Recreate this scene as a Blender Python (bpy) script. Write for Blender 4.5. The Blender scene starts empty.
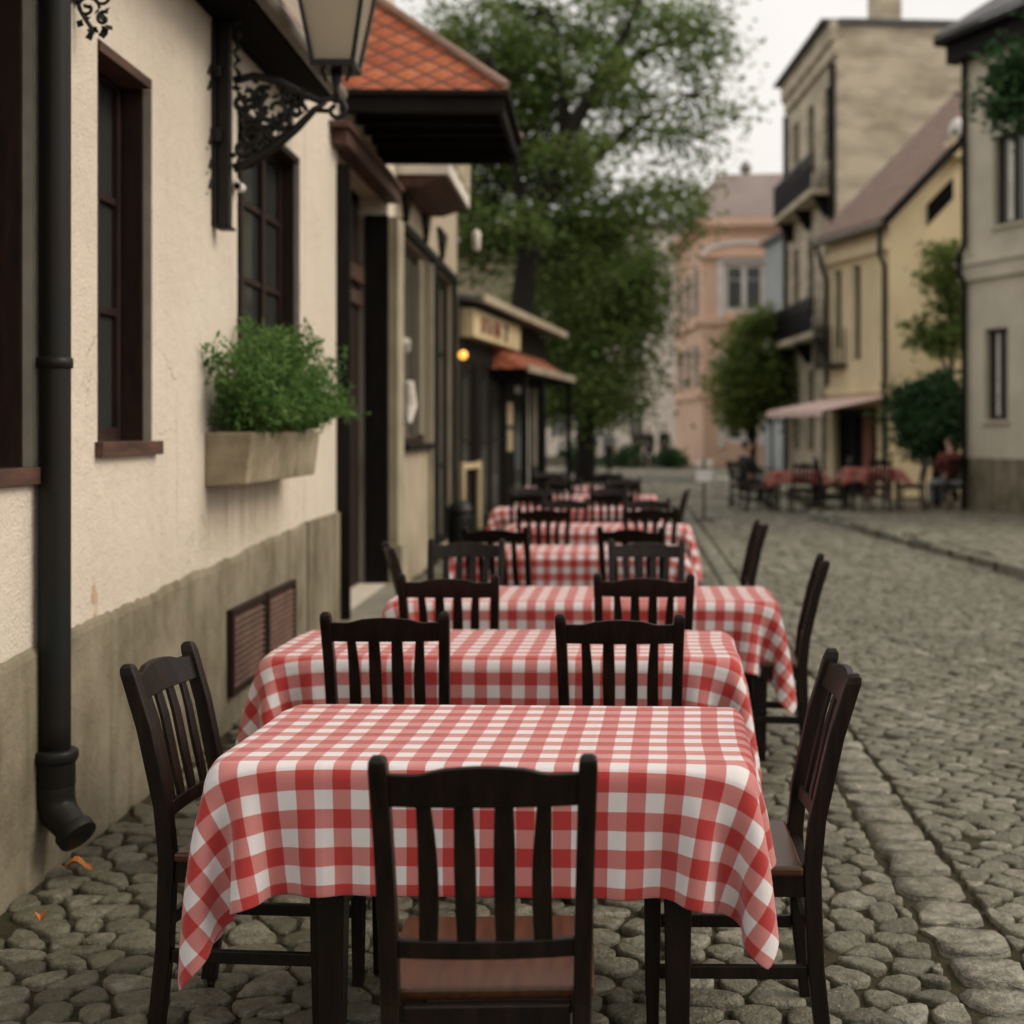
import bpy, bmesh, math, random
import numpy as np
from mathutils import Vector, Matrix
R = math.radians
random.seed(7); rng = np.random.default_rng(7)
SC = bpy.context.scene
COL = SC.collection
F, VX, VY, HC = 1422.0, 630.0, 430.0, 1.55      # focal length in px, vanishing point, eye height

def at(x, y, d):
    """point that shows at pixel x,y when it stands d metres down the street"""
    return Vector(((x-VX)/F*d, d, HC+(VY-y)/F*d))

# ------------------------------------------------------------------ materials
def newmat(name):
    m = bpy.data.materials.new(name); m.use_nodes = True
    nt = m.node_tree; nt.nodes.clear()
    out = nt.nodes.new('ShaderNodeOutputMaterial')
    b = nt.nodes.new('ShaderNodeBsdfPrincipled')
    nt.links.new(b.outputs[0], out.inputs[0])
    return m, nt, b
def N(nt, t, **kw):
    n = nt.nodes.new(t)
    for k, v in kw.items(): setattr(n, k, v)
    return n
def noise(nt, vec, scale, detail=4, rough=.55):
    n = N(nt, 'ShaderNodeTexNoise'); n.inputs['Scale'].default_value = scale
    n.inputs['Detail'].default_value = detail; n.inputs['Roughness'].default_value = rough
    nt.links.new(vec, n.inputs['Vector']); return n.outputs['Fac']
def ramp(nt, fac, stops):
    r = N(nt, 'ShaderNodeValToRGB'); e = r.color_ramp.elements
    while len(e) < len(stops): e.new(.5)
    for i, (p, c) in enumerate(stops):
        e[i].position = p; e[i].color = (*c, 1) if len(c) == 3 else c
    nt.links.new(fac, r.inputs[0]); return r.outputs[0]
def mixc(nt, fac, a, b, mode='MIX'):
    m = N(nt, 'ShaderNodeMix', data_type='RGBA', blend_type=mode)
    for s, v in ((0, fac), (6, a), (7, b)):
        if isinstance(v, (int, float)): m.inputs[s].default_value = v
        elif isinstance(v, tuple): m.inputs[s].default_value = (*v, 1)
        else: nt.links.new(v, m.inputs[s])
    return m.outputs[2]
def mth(nt, op, a, b=0.0, c=None):
    m = N(nt, 'ShaderNodeMath', operation=op)
    for i, v in enumerate((a, b) if c is None else (a, b, c)):
        if isinstance(v, (int, float)): m.inputs[i].default_value = v
        else: nt.links.new(v, m.inputs[i])
    return m.outputs[0]
def bump(nt, b, h, strength, dist=.01):
    bp = N(nt, 'ShaderNodeBump'); bp.inputs['Strength'].default_value = strength
    bp.inputs['Distance'].default_value = dist
    nt.links.new(h, bp.inputs['Height']); nt.links.new(bp.outputs[0], b.inputs['Normal'])
def ocoord(nt, stretch=(1, 1, 1), kind='Object'):
    tc = N(nt, 'ShaderNodeTexCoord'); mp = N(nt, 'ShaderNodeMapping')
    mp.inputs['Scale'].default_value = stretch
    nt.links.new(tc.outputs[kind], mp.inputs[0]); return mp.outputs[0]
def mat(name, c1, c2=None, scale=3, rough=.7, bst=0, bsc=30, bd=.01, stretch=(1, 1, 1), spec=.4, coat=0, metal=0, lo=.3, hi=.7):
    m, nt, b = newmat(name); v = ocoord(nt, stretch)
    c2 = c2 or tuple(x*.75 for x in c1)
    nt.links.new(ramp(nt, noise(nt, v, scale), [(lo, c2), (hi, c1)]), b.inputs['Base Color'])
    b.inputs['Roughness'].default_value = rough; b.inputs['Specular IOR Level'].default_value = spec
    b.inputs['Coat Weight'].default_value = coat; b.inputs['Coat Roughness'].default_value = .25
    b.inputs['Metallic'].default_value = metal
    if bst: bump(nt, b, noise(nt, v, bsc, 5), bst, bd)
    return m

M = {}
M['wood'] = mat('dark_wood', (.0165, .0082, .0042), (.0045, .0027, .0019), 5, .40, .3, 40, .002, (8, 8, 1), .22, .04, lo=.35, hi=.75)
M['seat'] = mat('seat_wood', (.075, .028, .0095), (.032, .012, .0045), 5, .30, .25, 30, .001, (9, 1, 9), .32, .05)
M['frame'] = mat('frame_wood', (.030, .0135, .009), (.012, .006, .0045), 5, .5, .3, 30, .002, (6, 6, 1), .25)
M['lintel'] = mat('lintel_wood', (.10, .045, .027), (.032, .016, .011), 4, .65, .4, 30, .003, (6, 1, 6))
M['redwood'] = mat('red_door_wood', (.27, .075, .028), (.12, .035, .016), 5, .6, .3, 30, .002, (6, 6, 1))
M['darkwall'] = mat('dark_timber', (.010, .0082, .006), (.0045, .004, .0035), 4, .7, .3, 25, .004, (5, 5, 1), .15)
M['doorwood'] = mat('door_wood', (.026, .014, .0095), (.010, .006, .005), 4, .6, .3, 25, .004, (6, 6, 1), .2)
M['iron'] = mat('black_iron', (.006, .006, .0055), (.011, .009, .007), 20, .45, .3, 60, .002, spec=.3)
M['pipe'] = mat('pipe_metal', (.008, .0135, .0125), (.016, .0095, .0065), 2.5, .42, .15, 30, .002, (1, 1, .6), .18)
M['louvre'] = mat('louvre_wood', (.13, .068, .045), (.07, .036, .024), 6, .6, .2, 40, .002)
M['planter'] = mat('planter_stone', (.33, .275, .185), (.17, .14, .085), 7, .9, .5, 50, .005)
M['reveal'] = mat('reveal_plaster', (.30, .27, .22), (.22, .20, .16), 8, .9, .4, 60, .003)
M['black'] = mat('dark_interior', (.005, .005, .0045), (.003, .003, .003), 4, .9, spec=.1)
M['white'] = mat('white_paint', (.70, .65, .57), (.52, .48, .41), 5, .6, .2, 30, .003)
M['cream'] = mat('cream_paint', (.62, .50, .29), (.50, .39, .22), 3, .7, .2, 30, .003)
M['beige'] = mat('beige_plaster', (.42, .35, .25), (.30, .25, .17), 2.5, .9, .4, 40, .005)
M['pilaster'] = mat('pilaster_plaster', (.36, .32, .22), (.24, .21, .14), 3, .9, .4, 40, .005)
M['yellow'] = mat('yellow_plaster', (.75, .62, .39), (.62, .51, .33), 1.2, .9, .3, 20, .01)
M['oldgrey'] = mat('old_grey_render', (.63, .545, .41), (.38, .325, .235), .9, .95, .5, 6, .03, (1, 1, 2.4), lo=.35, hi=.62)
M['greywall'] = mat('grey_render', (.57, .525, .41), (.44, .405, .315), 1.2, .95, .3, 20, .01)
M['pink'] = mat('pink_render', (.74, .50, .37), (.66, .44, .32), .6, .9)
M['pinkroof'] = mat('far_roof', (.33, .27, .245), (.27, .22, .20), 1, .9)
M['pale'] = mat('pale_render', (.76, .68, .60), (.64, .57, .50), .5, .9)
M['blue'] = mat('blue_render', (.42, .46, .47), None, .5, .9)
M['rooftile'] = mat('weathered_roof_tile', (.33, .205, .165), (.19, .145, .12), 2.2, .85, .6, 9, .05, (1, 1, 5))
M['slate'] = mat('slate_roof', (.12, .12, .12), (.07, .07, .07), 3, .6, .4, 12, .02)
M['metal'] = mat('grey_gutter', (.22, .20, .17), (.13, .12, .10), 6, .5, .2, 30, .002)
M['awning'] = mat('awning_cloth', (.74, .54, .49), (.66, .47, .43), 2, .85)
M['redcloth'] = mat('red_cloth', (.25, .05, .035), (.36, .16, .13), 7, .85, lo=.45, hi=.55)
M['bark'] = mat('bark', (.018, .014, .010), (.009, .007, .0055), 3, .95, .8, 10, .03, (3, 3, .6))
M['kerb'] = mat('kerb_stone', (.27, .25, .19), (.19, .17, .13), 4, .9, .5, 30, .006)
M['skin'] = mat('skin', (.45, .26, .18), None, 4, .55)
M['darkcoat'] = mat('dark_coat', (.016, .022, .022), None, 5, .85)
M['redtop'] = mat('red_knit', (.13, .030, .022), None, 5, .85)
M['paleblue'] = mat('pale_trousers', (.28, .30, .31), None, 5, .85)
M['bluecoat'] = mat('blue_coat', (.12, .17, .24), None, 5, .85)
M['greycoat'] = mat('brown_coat', (.07, .055, .045), None, 5, .85)
M['hair'] = mat('dark_hair', (.018, .012, .009), None, 5, .6)
M['feather'] = mat('pigeon_feather', (.06, .062, .068), (.03, .03, .035), 20, .7)
M['leafy'] = mat('fallen_leaf', (.50, .19, .04), (.38, .12, .03), 30, .7)
M['text'] = mat('sign_lettering', (.30, .12, .08), None, 5, .7)
M['textdark'] = mat('sign_shadow_paint', (.04, .03, .025), None, 5, .7)
M['ivory'] = mat('menu_card', (.60, .47, .28), None, 5, .7)
M['boardwhite'] = mat('board_white', (.80, .76, .72), None, 5, .6)

def glass_mat(name, tint, rough=.08):
    m, nt, b = newmat(name)
    b.inputs['Base Color'].default_value = (*tint, 1); b.inputs['Roughness'].default_value = rough
    b.inputs['Specular IOR Level'].default_value = .6
    v = ocoord(nt); bump(nt, b, noise(nt, v, 3, 2), .08, .02)
    return m
M['glass'] = glass_mat('window_glass', (.030, .033, .030))
M['glassg'] = glass_mat('far_window_glass', (.05, .055, .05), .2)

def make_stucco():
    m, nt, b = newmat('stucco'); v = ocoord(nt)
    big = noise(nt, v, .9, 5, .6); mid = noise(nt, v, 6, 4)
    c = ramp(nt, big, [(.25, (.60, .525, .425)), (.5, (.68, .60, .49)), (.75, (.72, .645, .535))])
    c = mixc(nt, mth(nt, 'MULTIPLY', mid, .35), c, (.50, .44, .35))
    # grime washed down the wall under the planter and rusty blotches near the pipe (own shapes)
    sx = N(nt, 'ShaderNodeSeparateXYZ'); nt.links.new(v, sx.inputs[0])
    u, z = sx.outputs[1], sx.outputs[2]
    def band(x, a, b_, soft):
        lo = N(nt, 'ShaderNodeMapRange', interpolation_type='SMOOTHSTEP'); lo.inputs[1].default_value = a-soft; lo.inputs[2].default_value = a+soft
        hi = N(nt, 'ShaderNodeMapRange', interpolation_type='SMOOTHSTEP'); hi.inputs[1].default_value = b_+soft; hi.inputs[2].default_value = b_-soft
        nt.links.new(x, lo.inputs[0]); nt.links.new(x, hi.inputs[0])
        return mth(nt, 'MULTIPLY', lo.outputs[0], hi.outputs[0])
    drip = noise(nt, ocoord(nt, (1, 9, .8)), 1.0, 4)
    st = mth(nt, 'MULTIPLY', band(u, 3.5, 5.3, .25), band(z, .95, 1.30, .16))
    st = mth(nt, 'MULTIPLY', st, mth(nt, 'MULTIPLY_ADD', drip, 1.9, -.35))
    st = mth(nt, 'MAXIMUM', st, 0.0); st = mth(nt, 'MINIMUM', st, 1.0)
    c = mixc(nt, mth(nt, 'MULTIPLY', st, .75), c, (.25, .19, .12))
    low = mth(nt, 'MULTIPLY', band(z, .6, 1.1, .2), noise(nt, v, 3.3, 5))
    c = mixc(nt, mth(nt, 'MULTIPLY', low, .28), c, (.40, .33, .24))
    run = noise(nt, ocoord(nt, (1, 14, .35)), 1.0, 4)
    c = mixc(nt, ramp(nt, run, [(.56, (0, 0, 0)), (.78, (.22, .22, .22))]), c, (.34, .275, .195))
    rust = mth(nt, 'MULTIPLY', band(u, 1.4, 2.1, .1), band(z, .55, 1.0, .1))
    c = mixc(nt, mth(nt, 'MULTIPLY', rust, ramp(nt, noise(nt, v, 7, 4), [(.6, (0, 0, 0)), (.68, (.6, .6, .6))])), c, (.36, .17, .06))
    # hairline cracks
    wv = noise(nt, v, 3, 3); vr = N(nt, 'ShaderNodeTexVoronoi', feature='DISTANCE_TO_EDGE'); vr.inputs['Scale'].default_value = .55
    av = N(nt, 'ShaderNodeVectorMath', operation='ADD'); nt.links.new(v, av.inputs[0])
    cb = N(nt, 'ShaderNodeCombineXYZ'); nt.links.new(wv, cb.inputs[0]); nt.links.new(wv, cb.inputs[1]); nt.links.new(cb.outputs[0], av.inputs[1])
    nt.links.new(av.outputs[0], vr.inputs['Vector'])
    ck = mth(nt, 'LESS_THAN', vr.outputs['Distance'], .0022)
    ck = mth(nt, 'MULTIPLY', ck, mth(nt, 'GREATER_THAN', noise(nt, v, 1.1, 2), .56))
    c = mixc(nt, mth(nt, 'MULTIPLY', ck, .5), c, (.25, .20, .15))
    nt.links.new(c, b.inputs['Base Color']); b.inputs['Roughness'].default_value = .92; b.inputs['Specular IOR Level'].default_value = .2
    h = mth(nt, 'ADD', mth(nt, 'MULTIPLY', noise(nt, v, 75, 4, .65), .7), mth(nt, 'MULTIPLY', noise(nt, v, 14, 3), .9))
    bump(nt, b, h, .85, .016)
    return m
M['stucco'] = make_stucco()

def make_plinth():
    m, nt, b = newmat('plinth_render'); v = ocoord(nt)
    c = ramp(nt, noise(nt, v, 2.2, 6, .65), [(.3, (.12, .10, .065)), (.5, (.21, .18, .125)), (.7, (.28, .245, .175))])
    streak = noise(nt, ocoord(nt, (1, 6, .9)), 1.2, 5)
    c = mixc(nt, ramp(nt, streak, [(.5, (0, 0, 0)), (.75, (.7, .7, .7))]), c, (.085, .08, .045))
    nt.links.new(c, b.inputs['Base Color']); b.inputs['Roughness'].default_value = .95; b.inputs['Specular IOR Level'].default_value = .15
    bump(nt, b, mth(nt, 'ADD', noise(nt, v, 40, 5, .65), noise(nt, v, 8, 4)), .6, .012)
    return m
M['plinth'] = make_plinth()

def make_stone():
    m, nt, b = newmat('cobble_stone'); v = ocoord(nt)
    a = N(nt, 'ShaderNodeAttribute', attribute_name='tone')
    c = ramp(nt, a.outputs['Fac'], [(0, (.080, .075, .046)), (.3, (.155, .146, .098)), (.6, (.22, .207, .145)), (.85, (.295, .28, .21)), (1, (.38, .36, .285))])
    n = noise(nt, v, 22, 5, .65)
    c = mixc(nt, ramp(nt, n, [(.38, (.8, .8, .8)), (.62, (0, 0, 0))]), c, (.085, .077, .050))
    c = mixc(nt, ramp(nt, noise(nt, v, 120, 4, .7), [(.36, (.6, .6, .6)), (.5, (0, 0, 0))]), c, (.07, .063, .042))
    c = mixc(nt, ramp(nt, noise(nt, v, 90, 3, .7), [(.6, (0, 0, 0)), (.72, (.55, .55, .55))]), c, (.38, .35, .28))
    c = mixc(nt, ramp(nt, noise(nt, v, 1.3, 4), [(.52, (0, 0, 0)), (.72, (.5, .5, .5))]), c, (.085, .085, .045))
    nt.links.new(c, b.inputs['Base Color']); b.inputs['Roughness'].default_value = .46; b.inputs['Specular IOR Level'].default_value = .45
    bump(nt, b, mth(nt, 'ADD', noise(nt, v, 60, 5, .65), mth(nt, 'MULTIPLY', noise(nt, v, 16, 4), 1.8)), .9, .012)
    return m
M['stone'] = make_stone()
def make_soil():
    m, nt, b = newmat('soil_and_moss'); v = ocoord(nt)
    c = ramp(nt, noise(nt, v, 5, 7, .7), [(.3, (.030, .026, .015)), (.5, (.062, .053, .032)), (.66, (.046, .048, .020)), (.8, (.10, .086, .056))])
    nt.links.new(c, b.inputs['Base Color']); b.inputs['Roughness'].default_value = 1; b.inputs['Specular IOR Level'].default_value = .1
    bump(nt, b, mth(nt, 'ADD', noise(nt, v, 70, 5, .7), noise(nt, v, 18, 4)), .9, .02)
    return m
M['soil'] = make_soil()

def make_gingham():
    m, nt, b = newmat('red_gingham')
    uv = N(nt, 'ShaderNodeTexCoord'); s = N(nt, 'ShaderNodeSeparateXYZ'); nt.links.new(uv.outputs['UV'], s.inputs[0])
    wob = noise(nt, uv.outputs['UV'], 6, 2)
    def stripe(x, ph):
        q = mth(nt, 'ADD', mth(nt, 'DIVIDE', x, .086), mth(nt, 'MULTIPLY_ADD', wob, .06, ph))
        f = mth(nt, 'FRACT', q)
        tri = mth(nt, 'ABSOLUTE', mth(nt, 'SUBTRACT', f, .5))     # 0..0.5
        r = N(nt, 'ShaderNodeMapRange', interpolation_type='SMOOTHSTEP'); r.inputs[1].default_value = .235; r.inputs[2].default_value = .265
        nt.links.new(tri, r.inputs[0]); return r.outputs[0]
    a, c = stripe(s.outputs[0], .0), stripe(s.outputs[1], .15)
    tot = mth(nt, 'MULTIPLY', mth(nt, 'ADD', a, c), .5)
    col = ramp(nt, tot, [(0, (.73, .69, .685)), (.5, (.55, .20, .185)), (1, (.42, .030, .028))])
    weave = mth(nt, 'ADD', mth(nt, 'SINE', mth(nt, 'MULTIPLY', s.outputs[0], 3600.0)), mth(nt, 'SINE', mth(nt, 'MULTIPLY', s.outputs[1], 3600.0)))
    slub = noise(nt, ocoord(nt, (1, 30, 1), 'UV'), 25, 3)
    col = mixc(nt, mth(nt, 'MULTIPLY', slub, .16), col, (.30, .12, .10))
    nt.links.new(col, b.inputs['Base Color']); b.inputs['Roughness'].default_value = .88
    b.inputs['Specular IOR Level'].default_value = .25; b.inputs['Sheen Weight'].default_value = .35; b.inputs['Sheen Roughness'].default_value = .4
    def crease(x, at_):
        d_ = mth(nt, 'ABSOLUTE', mth(nt, 'SUBTRACT', mth(nt, 'ABSOLUTE', x), at_))
        return mth(nt, 'MAXIMUM', mth(nt, 'SUBTRACT', 1.0, mth(nt, 'DIVIDE', d_, .012)), 0.0)
    cr = mth(nt, 'ADD', crease(s.outputs[0], .31), mth(nt, 'ADD', crease(s.outputs[1], .005), crease(s.outputs[1], .33)))
    rum = mth(nt, 'ADD', mth(nt, 'MULTIPLY', noise(nt, ocoord(nt, (1, .55, 1), 'UV'), 9, 3), 1.0), mth(nt, 'MULTIPLY', noise(nt, uv.outputs['UV'], 38, 3), .22))
    h = mth(nt, 'ADD', mth(nt, 'ADD', mth(nt, 'MULTIPLY', weave, .03), rum), mth(nt, 'MULTIPLY', cr, .28))
    bump(nt, b, h, .5, .014)
    return m
M['gingham'] = make_gingham()

def make_leaf(name, cols, trans=.35, scale=1.2):
    m, nt, b = newmat(name); v = ocoord(nt)
    g = N(nt, 'ShaderNodeNewGeometry')
    f = mth(nt, 'ADD', mth(nt, 'MULTIPLY', noise(nt, v, scale, 3), .75), mth(nt, 'MULTIPLY', g.outputs['Random Per Island'], .35))
    c = ramp(nt, f, [(.28, cols[0]), (.5, cols[1]), (.78, cols[2])])
    nt.links.new(c, b.inputs['Base Color']); b.inputs['Roughness'].default_value = .6; b.inputs['Specular IOR Level'].default_value = .25
    t = N(nt, 'ShaderNodeBsdfTranslucent'); nt.links.new(c, t.inputs['Color'])
    mx = N(nt, 'ShaderNodeMixShader'); mx.inputs[0].default_value = trans
    out = [n for n in nt.nodes if n.type == 'OUTPUT_MATERIAL'][0]
    nt.links.new(b.outputs[0], mx.inputs[1]); nt.links.new(t.outputs[0], mx.inputs[2]); nt.links.new(mx.outputs[0], out.inputs[0])
    return m
M['leaf'] = make_leaf('tree_leaf', [(.062, .105, .030), (.118, .178, .044), (.20, .25, .075)], .55, .7)
M['leafdark'] = make_leaf('dark_leaf', [(.018, .050, .018), (.034, .085, .028), (.06, .125, .045)], .4)
M['leafwarm'] = make_leaf('warm_leaf', [(.080, .130, .034), (.15, .21, .050), (.23, .27, .08)], .55)
M['herb'] = make_leaf('herb_leaf', [(.035, .095, .024), (.085, .185, .042), (.19, .30, .09)], .5, 9)

def make_tiles():
    m, nt, b = newmat('diamond_roof_tile'); v = ocoord(nt)
    s = N(nt, 'ShaderNodeSeparateXYZ'); nt.links.new(v, s.inputs[0])
    gn = N(nt, 'ShaderNodeNewGeometry'); sn = N(nt, 'ShaderNodeSeparateXYZ'); nt.links.new(gn.outputs['True Normal'], sn.inputs[0])
    pick = mth(nt, 'GREATER_THAN', mth(nt, 'ABSOLUTE', sn.outputs[1]), mth(nt, 'ABSOLUTE', sn.outputs[0]))
    h = mth(nt, 'ADD', mth(nt, 'MULTIPLY', s.outputs[0], pick), mth(nt, 'MULTIPLY', s.outputs[1], mth(nt, 'SUBTRACT', 1.0, pick)))
    a = mth(nt, 'DIVIDE', mth(nt, 'ADD', h, mth(nt, 'MULTIPLY', s.outputs[2], 1.75)), .25)
    c = mth(nt, 'DIVIDE', mth(nt, 'SUBTRACT', h, mth(nt, 'MULTIPLY', s.outputs[2], 1.75)), .25)
    def edge(x): return mth(nt, 'ABSOLUTE', mth(nt, 'SUBTRACT', mth(nt, 'FRACT', x), .5))
    e = mth(nt, 'MAXIMUM', edge(a), edge(c))
    cb = N(nt, 'ShaderNodeCombineXYZ'); nt.links.new(mth(nt, 'FLOOR', a), cb.inputs[0]); nt.links.new(mth(nt, 'FLOOR', c), cb.inputs[1])
    wn = N(nt, 'ShaderNodeTexWhiteNoise'); nt.links.new(cb.outputs[0], wn.inputs[0])
    col = ramp(nt, wn.outputs[0], [(0, (.27, .060, .022)), (.5, (.34, .085, .03)), (1, (.40, .115, .045))])
    col = mixc(nt, mth(nt, 'GREATER_THAN', e, .43), col, (.05, .025, .018))
    nt.links.new(col, b.inputs['Base Color']); b.inputs['Roughness'].default_value = .75
    bump(nt, b, mth(nt, 'SUBTRACT', .5, e), .6, .05)
    return m
M['tiles'] = make_tiles()
def make_lampglass():
    m, nt, b = newmat('frosted_lamp_glass')
    b.inputs['Base Color'].default_value = (.55, .50, .40, 1); b.inputs['Roughness'].default_value = .35
    t = N(nt, 'ShaderNodeBsdfTranslucent'); t.inputs[0].default_value = (.62, .55, .42, 1)
    mx = N(nt, 'ShaderNodeMixShader'); mx.inputs[0].default_value = .6
    out = [n for n in nt.nodes if n.type == 'OUTPUT_MATERIAL'][0]
    nt.links.new(b.outputs[0], mx.inputs[1]); nt.links.new(t.outputs[0], mx.inputs[2]); nt.links.new(mx.outputs[0], out.inputs[0])
    return m
M['lampglass'] = make_lampglass()
def make_glow():
    m, nt, b = newmat('lit_bulb'); b.inputs['Base Color'].default_value = (.9, .5, .15, 1)
    b.inputs['Emission Color'].default_value = (1, .42, .06, 1); b.inputs['Emission Strength'].default_value = 1.6
    return m
M['glow'] = make_glow()

# ------------------------------------------------------------------ mesh helpers
class MB:
    def __init__(s, off=(0, 0, 0)): s.v = []; s.f = []; s.o = Vector(off); s.ch = []
    def add(s, vs, fs):
        s.ch.append((list(vs), list(fs))); n = len(s.v); s.v += [tuple(Vector(p)-s.o) for p in vs]; s.f += [tuple(i+n for i in f) for f in fs]; return s
    def box(s, x0, x1, y0, y1, z0, z1):
        return s.add([(x0, y0, z0), (x1, y0, z0), (x1, y1, z0), (x0, y1, z0), (x0, y0, z1), (x1, y0, z1), (x1, y1, z1), (x0, y1, z1)],
              [(3, 2, 1, 0), (4, 5, 6, 7), (0, 1, 5, 4), (1, 2, 6, 5), (2, 3, 7, 6), (3, 0, 4, 7)])
    def hexa(s, b4, t4):
        return s.add(list(b4)+list(t4), [(3, 2, 1, 0), (4, 5, 6, 7), (0, 1, 5, 4), (1, 2, 6, 5), (2, 3, 7, 6), (3, 0, 4, 7)])
    def quad(s, *p): return s.add(p, [tuple(range(len(p)))])
    def loft(s, rings, cap=True):
        n = len(rings[0]); vs = [p for r in rings for p in r]; fs = []
        for k in range(len(rings)-1):
            for i in range(n):
                j = (i+1) % n; fs.append((k*n+i, k*n+j, (k+1)*n+j, (k+1)*n+i))
        if cap: fs += [tuple(range(n))[::-1], tuple(range((len(rings)-1)*n, len(rings)*n))]
        return s.add(vs, fs)
    def rects(s, path):                   # path of (cx,cy,z,hx,hy): a swept rectangular bar
        return s.loft([[(cx-hx, cy-hy, z), (cx+hx, cy-hy, z), (cx+hx, cy+hy, z), (cx-hx, cy+hy, z)] for cx, cy, z, hx, hy in path])
    def tube(s, pts, rad, n=8):
        pts = [Vector(p) for p in pts]; rings = []; up = None
        for i, p in enumerate(pts):
            t = (pts[min(i+1, len(pts)-1)]-pts[max(i-1, 0)]).normalized()
            if up is None: up = t.orthogonal().normalized()
            up = (up-t*up.dot(t))
            up = up.normalized() if up.length > 1e-5 else t.orthogonal().normalized()
            sd = t.cross(up); r = rad[i] if isinstance(rad, (list, tuple)) else rad
            rings.append([p+(up*math.cos(a)+sd*math.sin(a))*r for a in [2*math.pi*k/n for k in range(n)]])
        return s.loft(rings)
    def lathe(s, prof, c=(0, 0), n=20):
        return s.loft([[(c[0]+r*math.cos(2*math.pi*k/n), c[1]+r*math.sin(2*math.pi*k/n), z) for k in range(n)] for r, z in prof])
    def E(s, name, m, parent=None, bev=0, smooth=False): return each(s, name, m, parent, bev, smooth)
    def build(s, name, m, parent=None, bev=0, smooth=False, sub=0):
        me = bpy.data.meshes.new(name); me.from_pydata(s.v, [], s.f); me.update()
        bm = bmesh.new(); bm.from_mesh(me); bmesh.ops.recalc_face_normals(bm, faces=bm.faces); bm.to_mesh(me); bm.free()
        if m: me.materials.append(m)
        o = bpy.data.objects.new(name, me); COL.objects.link(o)
        if parent: o.parent = parent
        if smooth: me.polygons.foreach_set('use_smooth', [True]*len(me.polygons))
        if bev:
            md = o.modifiers.new('bevel', 'BEVEL'); md.width = bev; md.segments = 2; md.limit_method = 'ANGLE'; md.angle_limit = R(40)
        if sub:
            md = o.modifiers.new('sub', 'SUBSURF'); md.levels = md.render_levels = sub
        return o
def each(mb, name, m, parent, bev=0, smooth=False):
    """every piece collected in mb becomes a mesh object of its own"""
    for vs, fs in mb.ch: o = MB(mb.o).add(vs, fs).build(name, m, parent, bev, smooth)
    return o
def tag(o, label=None, cat=None, group=None, kind=None):
    for k, v in (('label', label), ('category', cat), ('group', group), ('kind', kind)):
        if v: o[k] = v
    return o
def empty(name, loc=(0, 0, 0), rz=0, label=None, cat=None, group=None):
    o = bpy.data.objects.new(name, None); COL.objects.link(o); o.location = loc; o.rotation_euler = (0, 0, rz)
    o.empty_display_size = .1
    return tag(o, label, cat, group)
KIDS = {}
def copy_tree(o, parent=None):
    c = o.copy(); COL.objects.link(c)
    if parent: c.parent = parent
    for ch in [k for k in o.children]: copy_tree(ch, c)
    return c
def np_mesh(name, verts, faces_loop, loop_start, loop_total, m, parent=None, smooth=True):
    me = bpy.data.meshes.new(name)
    me.vertices.add(len(verts)); me.vertices.foreach_set('co', np.asarray(verts, dtype=np.float32).ravel())
    me.loops.add(len(faces_loop)); me.loops.foreach_set('vertex_index', np.asarray(faces_loop, dtype=np.int32))
    me.polygons.add(len(loop_start)); me.polygons.foreach_set('loop_start', np.asarray(loop_start, dtype=np.int32))
    me.polygons.foreach_set('loop_total', np.asarray(loop_total, dtype=np.int32))
    me.polygons.foreach_set('use_smooth', np.full(len(loop_start), smooth))
    me.update(calc_edges=True); me.validate()
    me.materials.append(m)
    o = bpy.data.objects.new(name, me); COL.objects.link(o)
    if parent: o.parent = parent
    return o

# ------------------------------------------------------------------ ground
KERB = [(4.75, 8.0), (4.07, 14.7), (3.62, 19.5), (3.16, 24.2), (3.12, 25.0), (3.45, 26.0)]
PAVE = KERB + [(3.6, 34), (12, 34), (12, 8)]
def inside(p, poly):
    x, y = p; c = False; j = len(poly)-1
    for i in range(len(poly)):
        (xi, yi), (xj, yj) = poly[i], poly[j]
        if (yi > y) != (yj > y) and x < (xj-xi)*(y-yi)/(yj-yi)+xi: c = not c
        j = i
    return c
g = MB(); g.quad((-200, -60, 0), (200, -60, 0), (200, 340, 0), (-200, 340, 0))
tag(g.build('ground', M['soil']), kind='structure')

def voronoi_cells(seeds, keys, reach):
    """seeds dict key(i,j)->(x,y); clip a square by bisectors with the neighbours"""
    cells = {}
    for k in keys:
        if k not in seeds: continue
        x, y = seeds[k]; s = .6
        poly = [(x-s, y-s), (x+s, y-s), (x+s, y+s), (x-s, y+s)]
        for di in range(-reach, reach+1):
            for dj in range(-reach, reach+1):
                q = seeds.get((k[0]+di, k[1]+dj))
                if q is None or (di == 0 and dj == 0): continue
                nx, ny = q[0]-x, q[1]-y; c = (q[0]**2+q[1]**2-x*x-y*y)/2
                out = []; L = len(poly)
                dd = [p[0]*nx+p[1]*ny-c for p in poly]
                for a in range(L):
                    b = (a+1) % L
                    if dd[a] <= 0: out.append(poly[a])
                    if (dd[a] < 0) != (dd[b] < 0) and dd[a] != dd[b]:
                        t = dd[a]/(dd[a]-dd[b]); out.append((poly[a][0]+(poly[b][0]-poly[a][0])*t, poly[a][1]+(poly[b][1]-poly[a][1])*t))
                poly = out
                if len(poly) < 3: break
            if len(poly) < 3: break
        if len(poly) >= 3: cells[k] = poly
    return cells
NS = 14
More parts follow.
